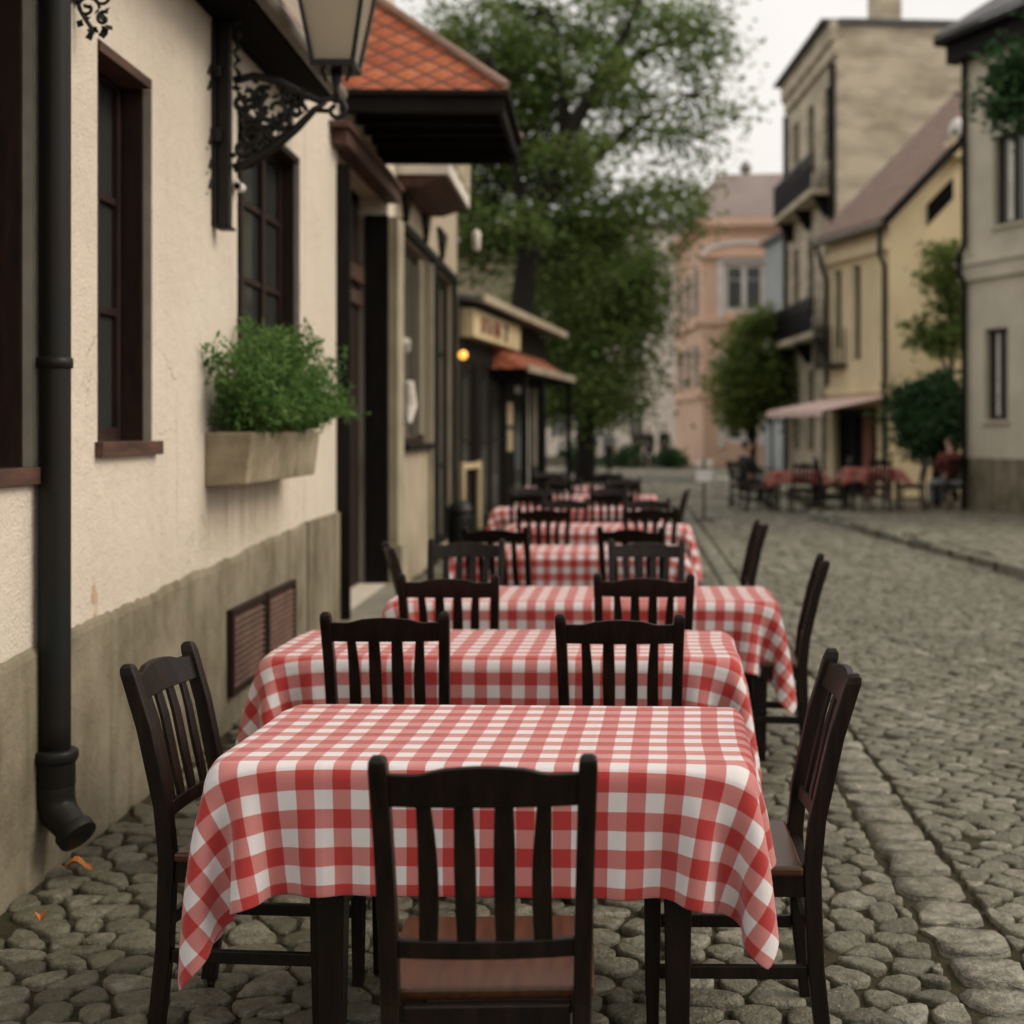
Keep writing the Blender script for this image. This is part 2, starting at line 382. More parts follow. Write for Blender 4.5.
class Stones:
    def __init__(s): s.V = []; s.T = []
    def add(s, poly, gap, h, z0, roundit, tone, tilt=.05, flat=.80):
        P = np.array(poly); c = P.mean(0)
        ang = np.arctan2(P[:, 1]-c[1], P[:, 0]-c[0]); P = P[np.argsort(ang)]
        for _ in range(2 if roundit < .5 else 3):
            Q = np.roll(P, -1, 0); w = (.09 if roundit > .1 else .14) if roundit < .5 else .25
            P = np.stack([P*(1-w)+Q*w, P*w+Q*(1-w)], 1).reshape(-1, 2)
        L = np.roll(P, -1, 0)-P; sl = np.hypot(L[:, 0], L[:, 1]); cum = np.concatenate([[0], np.cumsum(sl)])
        t = np.linspace(0, cum[-1], NS, endpoint=False)
        X = np.interp(t, cum, np.append(P[:, 0], P[0, 0])); Y = np.interp(t, cum, np.append(P[:, 1], P[0, 1]))
        Rg = np.stack([X, Y], 1); ext = np.hypot(*(Rg-c).T).mean()
        if ext < .012: return
        Rg = c+(Rg-c)*max(.3, 1-gap/ext)
        th = np.linspace(0, 2*np.pi, NS, endpoint=False); wob = sum(rng.normal(0, a_)*np.cos(k_*th+rng.uniform(0, 6.3)) for k_, a_ in ((2, .045), (3, .05), (4, .035), (5, .03)))
        Rg = c+(Rg-c)*(1+wob)[:, None]+rng.normal(0, .0025, Rg.shape)
        tx, ty = rng.normal(0, tilt, 2); hz = h*rng.uniform(.75, 1.2)
        vs = []
        for f_, zz in ((1.0, -.012), (.985, hz*.5), (.935, hz*.83), (flat, hz*.96), (.42, hz*1.0)):
            q = c+(Rg-c)*f_
            z = z0+zz+((q[:, 0]-c[0])*tx+(q[:, 1]-c[1])*ty)*(zz > 0)+(rng.normal(0, .0016, NS) if zz > 0 else 0)
            vs.append(np.column_stack([q, z]))
        vs.append(np.array([[c[0], c[1], z0+hz*1.0]]))
        s.V.append(np.concatenate(vs)); s.T.append(tone)
    def build(s, name, m):
        n = len(s.V); K = NS*5+1; V = np.concatenate(s.V)
        loc = []
        for k in range(4):
            for i in range(NS):
                j = (i+1) % NS; loc.append((k*NS+i, k*NS+j, (k+1)*NS+j, (k+1)*NS+i))
        tri = [(4*NS+i, 4*NS+(i+1) % NS, 5*NS) for i in range(NS)]
        lq = np.array(loc).ravel(); lt = np.array(tri).ravel(); one = np.concatenate([lq, lt])
        loops = (one[None, :]+(np.arange(n)*K)[:, None]).ravel()
        tot = np.tile(np.array([4]*len(loc)+[3]*len(tri)), n); st = np.concatenate([[0], np.cumsum(tot)[:-1]])
        o = np_mesh(name, V, loops, st, tot, m)
        a = o.data.attributes.new('tone', 'FLOAT', 'POINT'); a.data.foreach_set('value', np.repeat(np.array(s.T, dtype=np.float32), K))
        return o
def clipx(poly, xm, lo):
    out = []
    for i in range(len(poly)):
        a, b = poly[i], poly[(i+1) % len(poly)]; ia, ib = (a[0] > xm) == lo, (b[0] > xm) == lo
        if ia: out.append(a)
        if ia != ib: t = (xm-a[0])/(b[0]-a[0]); out.append((xm, a[1]+(b[1]-a[1])*t))
    return out
def field(st, x0, x1, y0, y1, sx, sy, jit, keep, gap, h, z0, rnd, brick=True, warp=None, tonebias=0, xlo=None, xhi=None):
    seeds = {}; ni = int((x1-x0)/sx)+1; nj = int((y1-y0)/sy)+1
    for j in range(-1, nj+1):
        cx = 0.0
        for i in range(-1, ni+1):
            x = x0+(i+(.5*(j % 2) if brick else 0))*sx+rng.uniform(-jit, jit)*sx
            y = y0+j*sy+rng.uniform(-jit, jit)*sy*.8
            if warp: x, y = warp(x, y)
            seeds[(i, j)] = (x, y)
    keys = [k for k, p in seeds.items() if keep(p)]
    for k, poly in voronoi_cells(seeds, keys, 2).items():
        if rng.random() < .012: continue
        if xlo is not None: poly = clipx(poly, xlo, True)
        if xhi is not None and len(poly) > 2: poly = clipx(poly, xhi, False)
        if len(poly) < 3 or max(p_[0] for p_ in poly)-min(p_[0] for p_ in poly) < .045: continue
        st.add(poly, gap*rng.uniform(.7, 1.5), h, z0, rnd, min(1, max(0, rng.beta(2.2, 2.4)+tonebias)))
GUT0, GUT1 = .90, 1.13
wallx = lambda y: -1.934-.021*y
st = Stones()
field(st, -2.5, .95, 2.4, 14, .140, .112, .44, lambda p: wallx(p[1])+.03 < p[0] < GUT0+.05, .0065, .020, 0, 1, tonebias=-.08, xhi=GUT0-.004)
wv = lambda x, y: (x, y+.05*math.sin(x*1.3+y*.21)+.035*math.sin(x*3.1+1))
field(st, .9, 5.2, 2.4, 16, .150, .090, .27, lambda p: p[0] > GUT1-.05 and not inside(p, PAVE), .0065, .020, 0, 0, warp=wv, tonebias=.05, xlo=GUT1+.004)
field(st, -2.6, .95, 14, 27, .20, .16, .3, lambda p: wallx(p[1])+.03 < p[0] < GUT0+.05, .011, .03, 0, 1, xhi=GUT0-.004)
field(st, .9, 4.6, 16, 30, .20, .14, .25, lambda p: p[0] > GUT1-.05 and not inside(p, PAVE), .011, .028, 0, 0, warp=wv, tonebias=.08, xlo=GUT1+.004)
field(st, -2.5, 4.0, 30, 58, .34, .26, .25, lambda p: True, .016, .03, 0, 0, tonebias=.1)
# the gutter course: one row of larger flat setts
y = 2.4
while y < 30:
    ln = rng.uniform(.13, .27)
    wob = 0
    st.add([(GUT0+wob+rng.uniform(-.015, .02), y), (GUT1+wob+rng.uniform(-.02, .02), y), (GUT1+wob+rng.uniform(-.02, .02), y+ln), (GUT0+wob+rng.uniform(-.015, .02), y+ln)],
           .010, .017, 0, .2, rng.uniform(.6, 1.0), .02, .94)
    y += ln
tag(st.build('cobblestone_street', M['stone']), kind='structure')
p = MB(); P2 = PAVE
p.add([(x, y, .0) for x, y in P2]+[(x, y, .095) for x, y in P2], [tuple(range(len(P2), 2*len(P2)))]+[(i, (i+1) % len(P2), len(P2)+(i+1) % len(P2), len(P2)+i) for i in range(len(P2))])
tag(p.build('pavement', M['soil']), kind='structure')
st = Stones()
field(st, 3.0, 9, 9, 34, .21, .165, .22, lambda q: inside(q, PAVE) and inside((q[0]-.28, q[1]), PAVE), .009, .018, .095, 0, tonebias=.16)
tag(st.build('pavement_setts', M['stone']), kind='structure')
st = Stones()
for (ax, ay), (bx, by) in zip(KERB[:-1], KERB[1:]):
    L = math.hypot(bx-ax, by-ay); n = max(1, round(L/.75))
    dx, dy = (bx-ax)/L, (by-ay)/L; nx, ny = dy, -dx
    for i in range(n):
        a, b = i*L/n, (i+1)*L/n
        q = [(ax+dx*a-nx*.03, ay+dy*a-ny*.03), (ax+dx*b-nx*.03, ay+dy*b-ny*.03), (ax+dx*b+nx*.17, ay+dy*b+ny*.17), (ax+dx*a+nx*.17, ay+dy*a+ny*.17)]
        st.add(q, .004, .122, 0, 0, rng.uniform(.6, .9), .004, .93)
tag(st.build('kerb', M['stone']), kind='structure')

# ------------------------------------------------------------------ chairs
BP = [(-.235, 0), (-.210, .22), (-.200, .45), (-.212, .58), (-.255, .78), (-.300, .93)]
def yb(z): return float(np.interp(z, [q[1] for q in BP], [q[0] for q in BP]))
def make_chair():
    r = empty('wooden_chair')
    m = M['wood']
    MB().box(-.205, .205, -.178, .222, .443, .468).build('seat', M['seat'], r, .008)
    for s in (-1, 1):
        b = MB()
        pts = [(s*(.178+.014*(z/.93)**2), yb(z), z, .0175, .0215-.004*abs(z-.45)) for z in (0, .11, .22, .33, .45, .52, .58, .65, .72, .78, .85, .915)]
        pts += [(s*.192, yb(.932), .932, .016, .0165), (s*.192, yb(.940), .941, .010, .010)]
        b.rects(pts).build('back_post', m, r, .004)
        MB().rects([(s*.176, .190, 0, .014, .014), (s*.178, .190, .25, .018, .018), (s*.178, .190, .4425, .0195, .0195)]).build('front_leg', m, r, .003)
        MB().box(s*.178-.010, s*.178+.010, -.182, .172, .388, .4425).build('side_apron', m, r, .002)
        MB().box(s*.178-.009, s*.178+.009, -.192, .174, .185, .218).build('side_stretcher', m, r, .003)
    MB().box(-.158, .158, .180, .202, .388, .4425).build('front_apron', m, r, .002)
    MB().box(-.158, .158, -.208, -.186, .392, .4425).build('back_apron', m, r, .002)
    MB().box(-.159, .159, .182, .198, .265, .297).build('front_stretcher', m, r, .003)
    MB().box(-.161, .161, -.218, -.200, .265, .297).build('back_stretcher', m, r, .003)
    # crest rail with a raised middle
    def rail(zb, ztop, name, n=24, half=.180):
        rings = []
        for i in range(n+1):
            x = -half+2*half*i/n; zt = ztop(x); bow = .016*(1-(x/half)**2)
            rings.append([(x, yb(zb)-bow-.010, zb), (x, yb(zb)-bow+.010, zb), (x, yb(zt)-bow+.009, zt), (x, yb(zt)-bow-.009, zt)])
        return MB().loft(rings).build(name, m, r, .003)
    def crest(x):
        a = abs(x); t = min(1, max(0, (.125-a)/.055)); t = t*t*(3-2*t)
        return .906+.014*t+.003*math.cos(x*30)*t
    rail(.842, crest, 'crest_rail')
    rail(.540, lambda x: .576, 'bottom_rail')
    for k, x in enumerate((-.108, -.036, .036, .108)):
        rings = []; sgn = 1 if x > 0 else -1; out = abs(x) > .05
        for z in np.linspace(.572, .848, 9):
            t = (z-.572)/.276; bow = .016*(1-(x/.18)**2)
            w = .0165+.0035*math.sin(t*math.pi*.9+.3)-(.003*t if out else -.001*t)
            cx = x*(1+.03*t)+(-sgn*.004*math.sin(t*math.pi) if out else 0)
            y0 = yb(z)-bow
            rings.append([(cx-w, y0-.006, z), (cx+w, y0-.006, z), (cx+w, y0+.006, z), (cx-w, y0+.006, z)])
        MB().loft(rings).build('slat', m, r, .0025)
    return r
ZF = .017
PROTO = make_chair(); FIRST = [True]
def chair(x, y, face, label, group='dark chairs set around the checked tables', z=ZF):
    """x,y: middle of the seat; face: heading of the sitter in degrees (90 = down the street, away from the camera)"""
    c = PROTO if FIRST[0] else copy_tree(PROTO); FIRST[0] = False
    c.location = (x, y, z); c.rotation_euler = (rng.normal(0, .006), rng.normal(0, .006), R(face-90))
    return tag(c, label, 'chair', group)

# ------------------------------------------------------------------ tables and cloths
TOP = .735
def make_table(x, y, w, d, rz, label, group='tables under checked cloths', z=ZF, lx=None):
    t = empty('dining_table', (x, y, z), rz, label, 'table', group)
    cr_ = .07; ol = [(sx*(w/2-cr_)+cr_*math.cos(a), sy*(d/2-cr_)+cr_*math.sin(a)) for sx, sy, a0 in ((1, 1, 0), (-1, 1, 90), (-1, -1, 180), (1, -1, 270)) for a in [R(a0+k*22.5) for k in range(5)]]
    MB().loft([[(a, b, z) for a, b in ol] for z in (TOP-.03, TOP)]).build('tabletop', M['wood'], t, .004)
    ap = MB()
    ap.box(-w/2+.11, w/2-.11, -d/2+.05, -d/2+.072, TOP-.12, TOP-.0305).box(-w/2+.11, w/2-.11, d/2-.072, d/2-.05, TOP-.12, TOP-.0305)
    ap.box(-w/2+.05, -w/2+.072, -d/2+.11, d/2-.11, TOP-.12, TOP-.0305).box(w/2-.072, w/2-.05, -d/2+.11, d/2-.11, TOP-.12, TOP-.0305)
    ap.E('apron', M['wood'], t, .002)
    for sx in (-1, 1):
        for sy in (-1, 1):
            cx, cy = (lx[(sx+1)//2] if lx else sx*(w/2-.075)), sy*(d/2-.075)
            MB().rects([(cx, cy, 0, .026, .026), (cx, cy, TOP-.14, .036, .036), (cx, cy, TOP-.0305, .036, .036)]).build('leg', M['wood'], t, .004)
    return t
def sim_cloth(w, d, over, res, seed, steps=170, boxes=(), sh=(0, 0)):
    rg = np.random.default_rng(seed)
    nx = int(round((w+2*over)/res))+1; ny = int(round((d+2*over)/res))+1
    gx = np.linspace(-(w/2+over), w/2+over, nx); gy = np.linspace(-(d/2+over), d/2+over, ny)
    rx, ry = gx[1]-gx[0], gy[1]-gy[0]
    X, Y = np.meshgrid(gx, gy, indexing='ij'); U = np.stack([X, Y], -1)
    X = X+sh[0]; Y = Y+sh[1]; p = np.stack([X, Y, np.full_like(X, TOP+.006)], -1); p += rg.normal(0, .0012, p.shape)
    # slow ripple so that the falling edges buckle into a few soft folds
    ph = rg.uniform(0, 6, 4)
    per = np.where(np.abs(X) > w/2, np.sin(Y*11+ph[0]), 0)+np.where(np.abs(Y) > d/2, np.sin(X*9+ph[1])+.6*np.sin(X*4.3+ph[2]), 0)
    p[..., 2] += .012*per
    q = p.copy(); v = np.zeros_like(p); rad = .014
    c0 = np.array([0, 0, TOP-.06]); hf = np.array([w/2+.011, d/2+.011, .066])-rad
    rd = math.hypot(rx, ry)
    def con(a, b, rest, k):
        dl = b-a; L = np.sqrt((dl*dl).sum(-1, keepdims=True))+1e-9
        cr = dl*((L-rest)/L*(.5*k)); a += cr; b -= cr
    def conb(a, b, rest, k):      # bending: push apart only
        dl = b-a; L = np.sqrt((dl*dl).sum(-1, keepdims=True))+1e-9
        cr = dl*(np.minimum(L-rest, 0)/L*(.5*k)); a += cr; b -= cr
    def collide(p, prev):
        l = p-c0; qd = np.abs(l)-hf; mx = np.maximum(qd, 0); out = np.sqrt((mx*mx).sum(-1)); ins = np.minimum(qd.max(-1), 0)
        sd = out+ins-rad-.003; hit = sd < 0
        if hit.any():
            nrm = mx/np.maximum(out, 1e-6)[..., None]*np.sign(l)
            am = qd.argmax(-1); alt = np.zeros_like(l); np.put_along_axis(alt, am[..., None], 1, -1); alt *= np.sign(l)
            nrm = np.where((out > 1e-6)[..., None], nrm, alt)
            p[hit] -= nrm[hit]*sd[hit][:, None]
            fr = hit & (nrm[..., 2] > .8)
            p[fr, :2] = prev[fr, :2]+(p[fr, :2]-prev[fr, :2])*.12
        for (x0, x1, y0, y1, z1) in boxes:
            h = (p[..., 0] > x0) & (p[..., 0] < x1) & (p[..., 1] > y0) & (p[..., 1] < y1) & (p[..., 2] < z1)
            if h.any():
                P = p[h]; dist = np.stack([P[:, 0]-x0, x1-P[:, 0], P[:, 1]-y0, y1-P[:, 1], z1-P[:, 2]], 1); k = dist.argmin(1); dm = dist.min(1)
                P[k == 0, 0] = x0; P[k == 1, 0] = x1; P[k == 2, 1] = y0; P[k == 3, 1] = y1; P[k == 4, 2] = z1
                p[h] = P
    for s in range(steps):
        prev = p.copy()
        damp = .97 if s < steps*.7 else .90
        v *= damp; v[..., 2] -= 9.8*.012
        p = p+v*.012
        for it in range(14):
            for e in (0, 1):
                n2 = (nx-e)//2*2; con(p[e:e+n2:2], p[e+1:e+n2:2], rx, 1)
                n2 = (ny-e)//2*2; con(p[:, e:e+n2:2], p[:, e+1:e+n2:2], ry, 1)
            for e in (0, 1):
                n2 = (nx-e)//2*2; a, b = p[e:e+n2:2], p[e+1:e+n2:2]
                con(a[:, :-1], b[:, 1:], rd, .5); con(a[:, 1:], b[:, :-1], rd, .5)
            for e in (0, 1, 2, 3):
                m_ = (nx-e)//4*4; 
                if m_: conb(p[e:e+m_:4], p[e+2:e+m_:4], 2*rx*.995, .35)
                m_ = (ny-e)//4*4
                if m_: conb(p[:, e:e+m_:4], p[:, e+2:e+m_:4], 2*ry*.995, .35)
            if it % 3 == 2: collide(p, prev)
        collide(p, prev)
        v = (p-prev)/.012
        sp = np.sqrt((v*v).sum(-1, keepdims=True)); v *= np.minimum(1, 3/np.maximum(sp, 1e-6))
    return p, U
CLOTHN = []
def cloth(x, y, w, d, rz, over, res, seed, label, boxes=(), group='red and white checked tablecloths', z=ZF, m='gingham', steps=170, uvo=(0, 0), sh=(0, 0)):
    wb = []
    for (bx, by, hx, hy, bz) in boxes:                # world boxes -> table frame (rotation is small)
        c, s = math.cos(-rz), math.sin(-rz); lx, ly = (bx-x)*c-(by-y)*s, (bx-x)*s+(by-y)*c
        wb.append((lx-hx, lx+hx, ly-hy, ly+hy, bz))
    p, U = sim_cloth(w, d, over, res, seed, steps, wb, sh)
    nx, ny = p.shape[:2]
    idx = np.arange(nx*ny).reshape(nx, ny)
    f = np.stack([idx[:-1, :-1], idx[1:, :-1], idx[1:, 1:], idx[:-1, 1:]], -1).reshape(-1, 4)
    o = np_mesh('tablecloth', p.reshape(-1, 3), f.ravel(), np.arange(len(f))*4, np.full(len(f), 4), M[m])
    uv = o.data.uv_layers.new(name='UVMap'); uv.data.foreach_set('uv', (U.reshape(-1, 2)[f.ravel()]+np.array(uvo)).astype(np.float32).ravel())
    so = o.modifiers.new('thick', 'SOLIDIFY'); so.thickness = .0022; so.offset = 1
    sb = o.modifiers.new('sub', 'SUBSURF'); sb.levels = sb.render_levels = 1
    o.location = (x, y, z); o.rotation_euler = (0, 0, rz)
    return tag(o, label, 'tablecloth', group)

ORD = ['nearest', 'second', 'third', 'fourth', 'fifth', 'sixth', 'seventh', 'eighth']
#        x     y     w     d    rot
TAB = [(-.345, 3.71, 1.28, .74, -.035), (-.45, 5.27, 1.66, .70, -.02), (-.22, 6.86, 1.80, .66, -.01), (-.40, 9.45, 1.50, .66, .015),
       (-.26, 11.7, 1.50, .66, -.04), (-.62, 14.3, 1.5, .66, .03), (-.45, 17.0, 1.5, .66, -.03), (-.72, 19.6, 1.5, .66, .02)]
for i, (x, y, w, d, rz) in enumerate(TAB):
    nm = ORD[i]
    make_table(x, y, w, d, rz, f'dark wooden table under the {nm} checked cloth of the row, counted from the front', lx=(-.36, .47) if i == 0 else None)
    bx = [(.25, 3.68, .22, .20, .45), (-.95, 3.78, .22, .20, .45)] if i == 0 else ()
    lab = ['nearest red and white gingham tablecloth with its corners hanging low', 'second red checked tablecloth, between the nearest table and two chair backs',
           'third red checked tablecloth, its right corner hanging over a side chair'][i] if i < 3 else f'blurred red checked tablecloth on the {nm} table counted from the front'
    cloth(x, y, w, d, rz, .275, .021 if i == 0 else (.026 if i < 3 else .034), 3+i, lab, bx, steps=190 if i < 3 else 120, sh=((-.045, -.012), (-.025, 0), (.03, -.02), (-.04, 0), (.05, .02), (-.03, .02), (.02, 0), (0, 0))[i],
          uvo=((.01, .02), (.03, .05), (0, 0))[i % 3])
# chairs of the nearest three tables
chair(-.279, 2.90, 92, 'large dark slat-back chair in front of the nearest table, back to the viewer')
chair(-.955, 3.77, -5, 'dark chair at the left end of the nearest table, beside the drainpipe')
chair(.245, 3.68, 180, 'dark chair with a shiny seat at the right end of the nearest table')
for k, (px, d, s) in enumerate(((398, 4.90, 'left'), (622, 4.88, 'right'))):
    chair((px-VX)/F*d, d, 91-2*k, f'{s} chair of the pair wedged between the nearest and second tables')
for px, d, s in ((456, 6.12, 'left'), (642, 6.16, 'right')):
    chair((px-VX)/F*d+.0, d, 90, f'{s} chair of the pair wedged between the second and third tables')
chair(.60, 6.72, 176, 'dark chair standing side-on at the right end of the third table')
chair(-.96, 7.5, 14, 'brown-backed chair beside the door portal, behind the left end of the third table')
for px, s in ((462, 'left'), (646, 'right')):
    chair((px-VX)/F*7.5, 7.42, -90, f'{s} chair facing the viewer across the far side of the third table')
# far tables
for i in range(3, 8):
    x, y, w, d, rz = TAB[i]; nm = ORD[i]
    for s, dx in (('left', -.40), ('right', .42)):
        chair(x+dx+rng.uniform(-.04, .04), y-d/2-.10, 90+rng.uniform(-14, 14), f'{s}-hand chair in front of the {nm} checked table, back to the viewer')
    if i > 3:
        for s, dx in (('left', -.38), ('right', .40)):
            chair(x+dx+rng.uniform(-.04, .04), y+d/2+.14, -90+rng.uniform(-14, 14), f'{s}-hand chair on the far side of the {nm} checked table, facing the viewer')
    if i in (3, 5): chair(x+w/2+.14+(.06 if i == 3 else 0), y-.05-(.25 if i == 3 else 0), 178+rng.uniform(-6, 6), f'dark chair at the street end of the {nm} checked table')

# ------------------------------------------------------------------ house kit (local frame: x outward, y along the front, z up)
def frame(name, A, B, label, cat, group=None):
    dx, dy = B[0]-A[0], B[1]-A[1]
    return empty(name, (A[0], A[1], 0), math.atan2(-dx, dy), label, cat, group), math.hypot(dx, dy)
def wall(mb, u0, u1, z0, z1, depth, ops=(), n=0.0, topz=None):
    us = sorted({u0, u1, *[a for o in ops for a in o[:2]]}); zs = sorted({z0, z1, *[a for o in ops for a in o[2:4]]})
    for a, b in zip(us[:-1], us[1:]):
        for c, d in zip(zs[:-1], zs[1:]):
            cu, cz = (a+b)/2, (c+d)/2
            if any(o[0] < cu < o[1] and o[2] < cz < o[3] for o in ops): continue
            mb.quad((n, a, c), (n, b, c), (n, b, d), (n, a, d))
    for (a, b, c, d) in ops:
        e = n-.26
        mb.quad((n, a, c), (e, a, c), (e, a, d), (n, a, d)); mb.quad((n, b, c), (n, b, d), (e, b, d), (e, b, c))
        mb.quad((n, a, d), (e, a, d), (e, b, d), (n, b, d)); mb.quad((n, a, c), (n, b, c), (e, b, c), (e, a, c))
    e = n-depth
    mb.quad((n, u0, z0), (n, u0, z1), (e, u0, z1), (e, u0, z0)); mb.quad((n, u1, z0), (e, u1, z0), (e, u1, z1), (n, u1, z1))
    mb.quad((n, u0, z1), (n, u1, z1), (e, u1, z1), (e, u0, z1)); mb.quad((e, u0, z0), (e, u0, z1), (e, u1, z1), (e, u1, z0))
    return mb
def window(parent, a, b, c, d, rec=.17, fm='frame', gm='glass', cols=2, bars=(), fw=.055, sill=None, name='window', curtain=None):
    f = MB(); t = .05
    f.box(-rec-t, -rec, a, a+fw, c, d).box(-rec-t, -rec, b-fw, b, c, d)
    f.box(-rec-t, -rec-.002, a+fw, b-fw, c, c+fw).box(-rec-t, -rec-.002, a+fw, b-fw, d-fw, d)
    for k in range(1, cols):
        m = a+(b-a)*k/cols; f.box(-rec-t, -rec+.006, m-fw*.55, m+fw*.55, c+fw, d-fw)
    for z in bars: f.box(-rec-t+.008, -rec-.006, a+fw, b-fw, z-.017, z+.017)
    w = f.build(name, M[fm], parent, .003)
    MB().box(-rec-.036, -rec-.028, a+fw, b-fw, c+fw, d-fw).build('pane', M[gm], w)
    if sill: MB().box(-.06, sill[0], a-.03, b+.05, c-.055, c+.004).build('sill', M[sill[1]], w, .004)
    if curtain:
        cu = MB(); 
        for k in range(cols):
            m0 = a+(b-a)*k/cols+fw*.8; m1 = a+(b-a)*(k+1)/cols-fw*.8
            q = m1-(m1-m0)*.42
            cu.box(-rec-.026, -rec-.016, q, m1, c+fw+.02, d-fw-.01)
        cu.E('curtain', M[curtain], w)
    return w

# ------------------------------------------------------------------ house 1: the plaster house on the left
A0 = (-1.934, 0.0)
def onrow(u): return (-1.934-.021*u, u)
U1 = 3.4
h1, _ = frame('plaster_house', onrow(U1), onrow(10), 'cream plaster house with brown framed windows and grey plinth along the left side', 'house')
o_ = lambda u: u-U1
W1 = [(o_(3.95), o_(4.86), 1.42, 3.25), (o_(5.47), o_(6.14), 1.50, 3.06), (o_(7.58), o_(9.16), 1.50, 3.30)]
wall(MB(), 0, o_(9.30), 0, 3.66, 4.0, W1).build('wall', M['stucco'], h1)
# plinth with an uneven upper edge
pl = MB(); nseg = 130; vt = []
for i in range(nseg+1):
    u = i*o_(9.30)/nseg; zt = .765+(u)*.030+.004*math.sin(u*4.3)+.004*math.sin(u*13+1)+rng.normal(0, .004)
    vt.append((u, zt))
rings = [[(.0, u, -.02), (.020, u, -.02), (.016, u, zt-.03), (.009, u, zt-.008), (.0, u, zt+.004)] for u, zt in vt]
pl.loft(rings).build('plinth', M['plinth'], h1)
bars = (2.05, 2.50)
wA = window(h1, W1[0][0], W1[0][1], 1.42, 3.25, .12, bars=bars, sill=(.03, 'lintel'), fw=.09)
wB = window(h1, W1[1][0], W1[1][1], 1.50, 3.06, .125, bars=(2.05, 2.52), sill=(.035, 'lintel'), fw=.06)
wC = window(h1, W1[2][0], W1[2][1], 1.50, 3.30, .11, bars=(1.95, 2.42, 2.86), cols=3, sill=(.03, 'lintel'), fw=.06)
for w_, (a, b, c, d) in zip((wA, wB, wC), W1):       # wooden lining of the reveals
    l = MB(); e0, e1 = (-.105 if w_ is wC else -.118), -.035
    l.box(e0, e1, b-.022, b-.002, c+.003, d-.012).box(e0, e1, a+.002, a+.022, c+.003, d-.012)
    l.E('jamb', M['frame'], w_, .002)
    MB().box(e0, .004, a+.024, b-.024, d-.045, d-.003).build('lintel', M['lintel' if w_ is wB else 'frame'], w_, .003)
    rv = MB().box(-.034, -.0005, b-.014, b-.0015, c+.003, d-.048).build('reveal', M['reveal'], w_)
# ventilation shutters in the plinth
for a, b in ((7.29, 8.02), (8.07, 8.80)):
    v = MB(); a, b = o_(a), o_(b); z0, z1 = .18, .625
    v.box(.02, .055, a, a+.035, z0, z1).box(.02, .055, b-.035, b, z0, z1).box(.02, .054, a+.035, b-.035, z1-.035, z1).box(.02, .054, a+.035, b-.035, z0, z0+.035)
    sh = v.build('vent_shutter', M['frame'], h1, .002)
    s = MB(); n = 11
    for k in range(n):
        z = z0+.04+(z1-z0-.08)*k/n
        s.hexa([(.029, a+.036, z+.024), (.053, a+.036, z), (.053, b-.036, z), (.029, b-.036, z+.024)], [(.029, a+.036, z+.031), (.053, a+.036, z+.007), (.053, b-.036, z+.007), (.029, b-.036, z+.031)])
    s.build('louvre', M['louvre'], sh)
# eaves
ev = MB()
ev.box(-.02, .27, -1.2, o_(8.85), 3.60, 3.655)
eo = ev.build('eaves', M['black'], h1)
gt = MB(); gt.loft([[(.271+.045*math.cos(t)+.045, u, 3.64+.05*math.sin(t)) for t in np.linspace(math.pi, 2*math.pi, 8)]+[(.355, u, 3.66), (.277, u, 3.66)] for u in (-1.2, o_(8.85))])
gt.build('gutter', M['metal'], h1)
rf = MB(); rf.hexa([(.30, -1.2, 3.70), (.30, o_(8.85), 3.70), (-4.2, o_(8.85), 6.3), (-4.2, -1.2, 6.3)], [(.30, -1.2, 3.76), (.30, o_(8.85), 3.76), (-4.2, o_(8.85), 6.38), (-4.2, -1.2, 6.38)])
rf.build('roof', M['rooftile'], h1)
# drainpipe with its boot
dp = empty('drainpipe', (0, 0, 0)); dp.parent = h1; KID = dp
bpy.data.objects.remove(dp)
pu, pn, pr = o_(4.885), .060, .053
pm = MB(); pm.tube([(pn, pu, z) for z in np.linspace(.40, 3.62, 24)], pr, 18)
dpo = pm.build('drainpipe', M['pipe'], h1, 0, True)
br = MB()
for z in (1.78, 3.2):
    br.lathe([(pr+.001, z-.02), (pr+.007, z-.016), (pr+.007, z+.016), (pr+.001, z+.02)], (pn, pu), 18)
    br.box(0, pn-pr+.01, pu-.012, pu+.012, z-.012, z+.012)
br.build('pipe_collar', M['pipe'], dpo, 0, True)
bt = MB(); bt.lathe([(pr+.002, .455), (pr+.022, .452), (pr+.026, .435), (pr+.022, .415), (pr+.015, .41), (pr+.015, .33)], (pn, pu), 20)
bt.tube([(pn, pu, .36), (pn, pu, .30), (pn+.004, pu, .27), (pn+.02, pu-.01, .235), (pn+.06, pu-.035, .205), (pn+.095, pu-.055, .175)], [pr+.013, pr+.013, pr+.012, pr+.010, pr+.004, pr+.004], 18)
bt.tube([(pn+.078, pu-.045, .19), (pn+.104, pu-.060, .167)], [pr+.014, pr+.014], 18)
bt.build('pipe_boot', M['pipe'], dpo, .004, True)

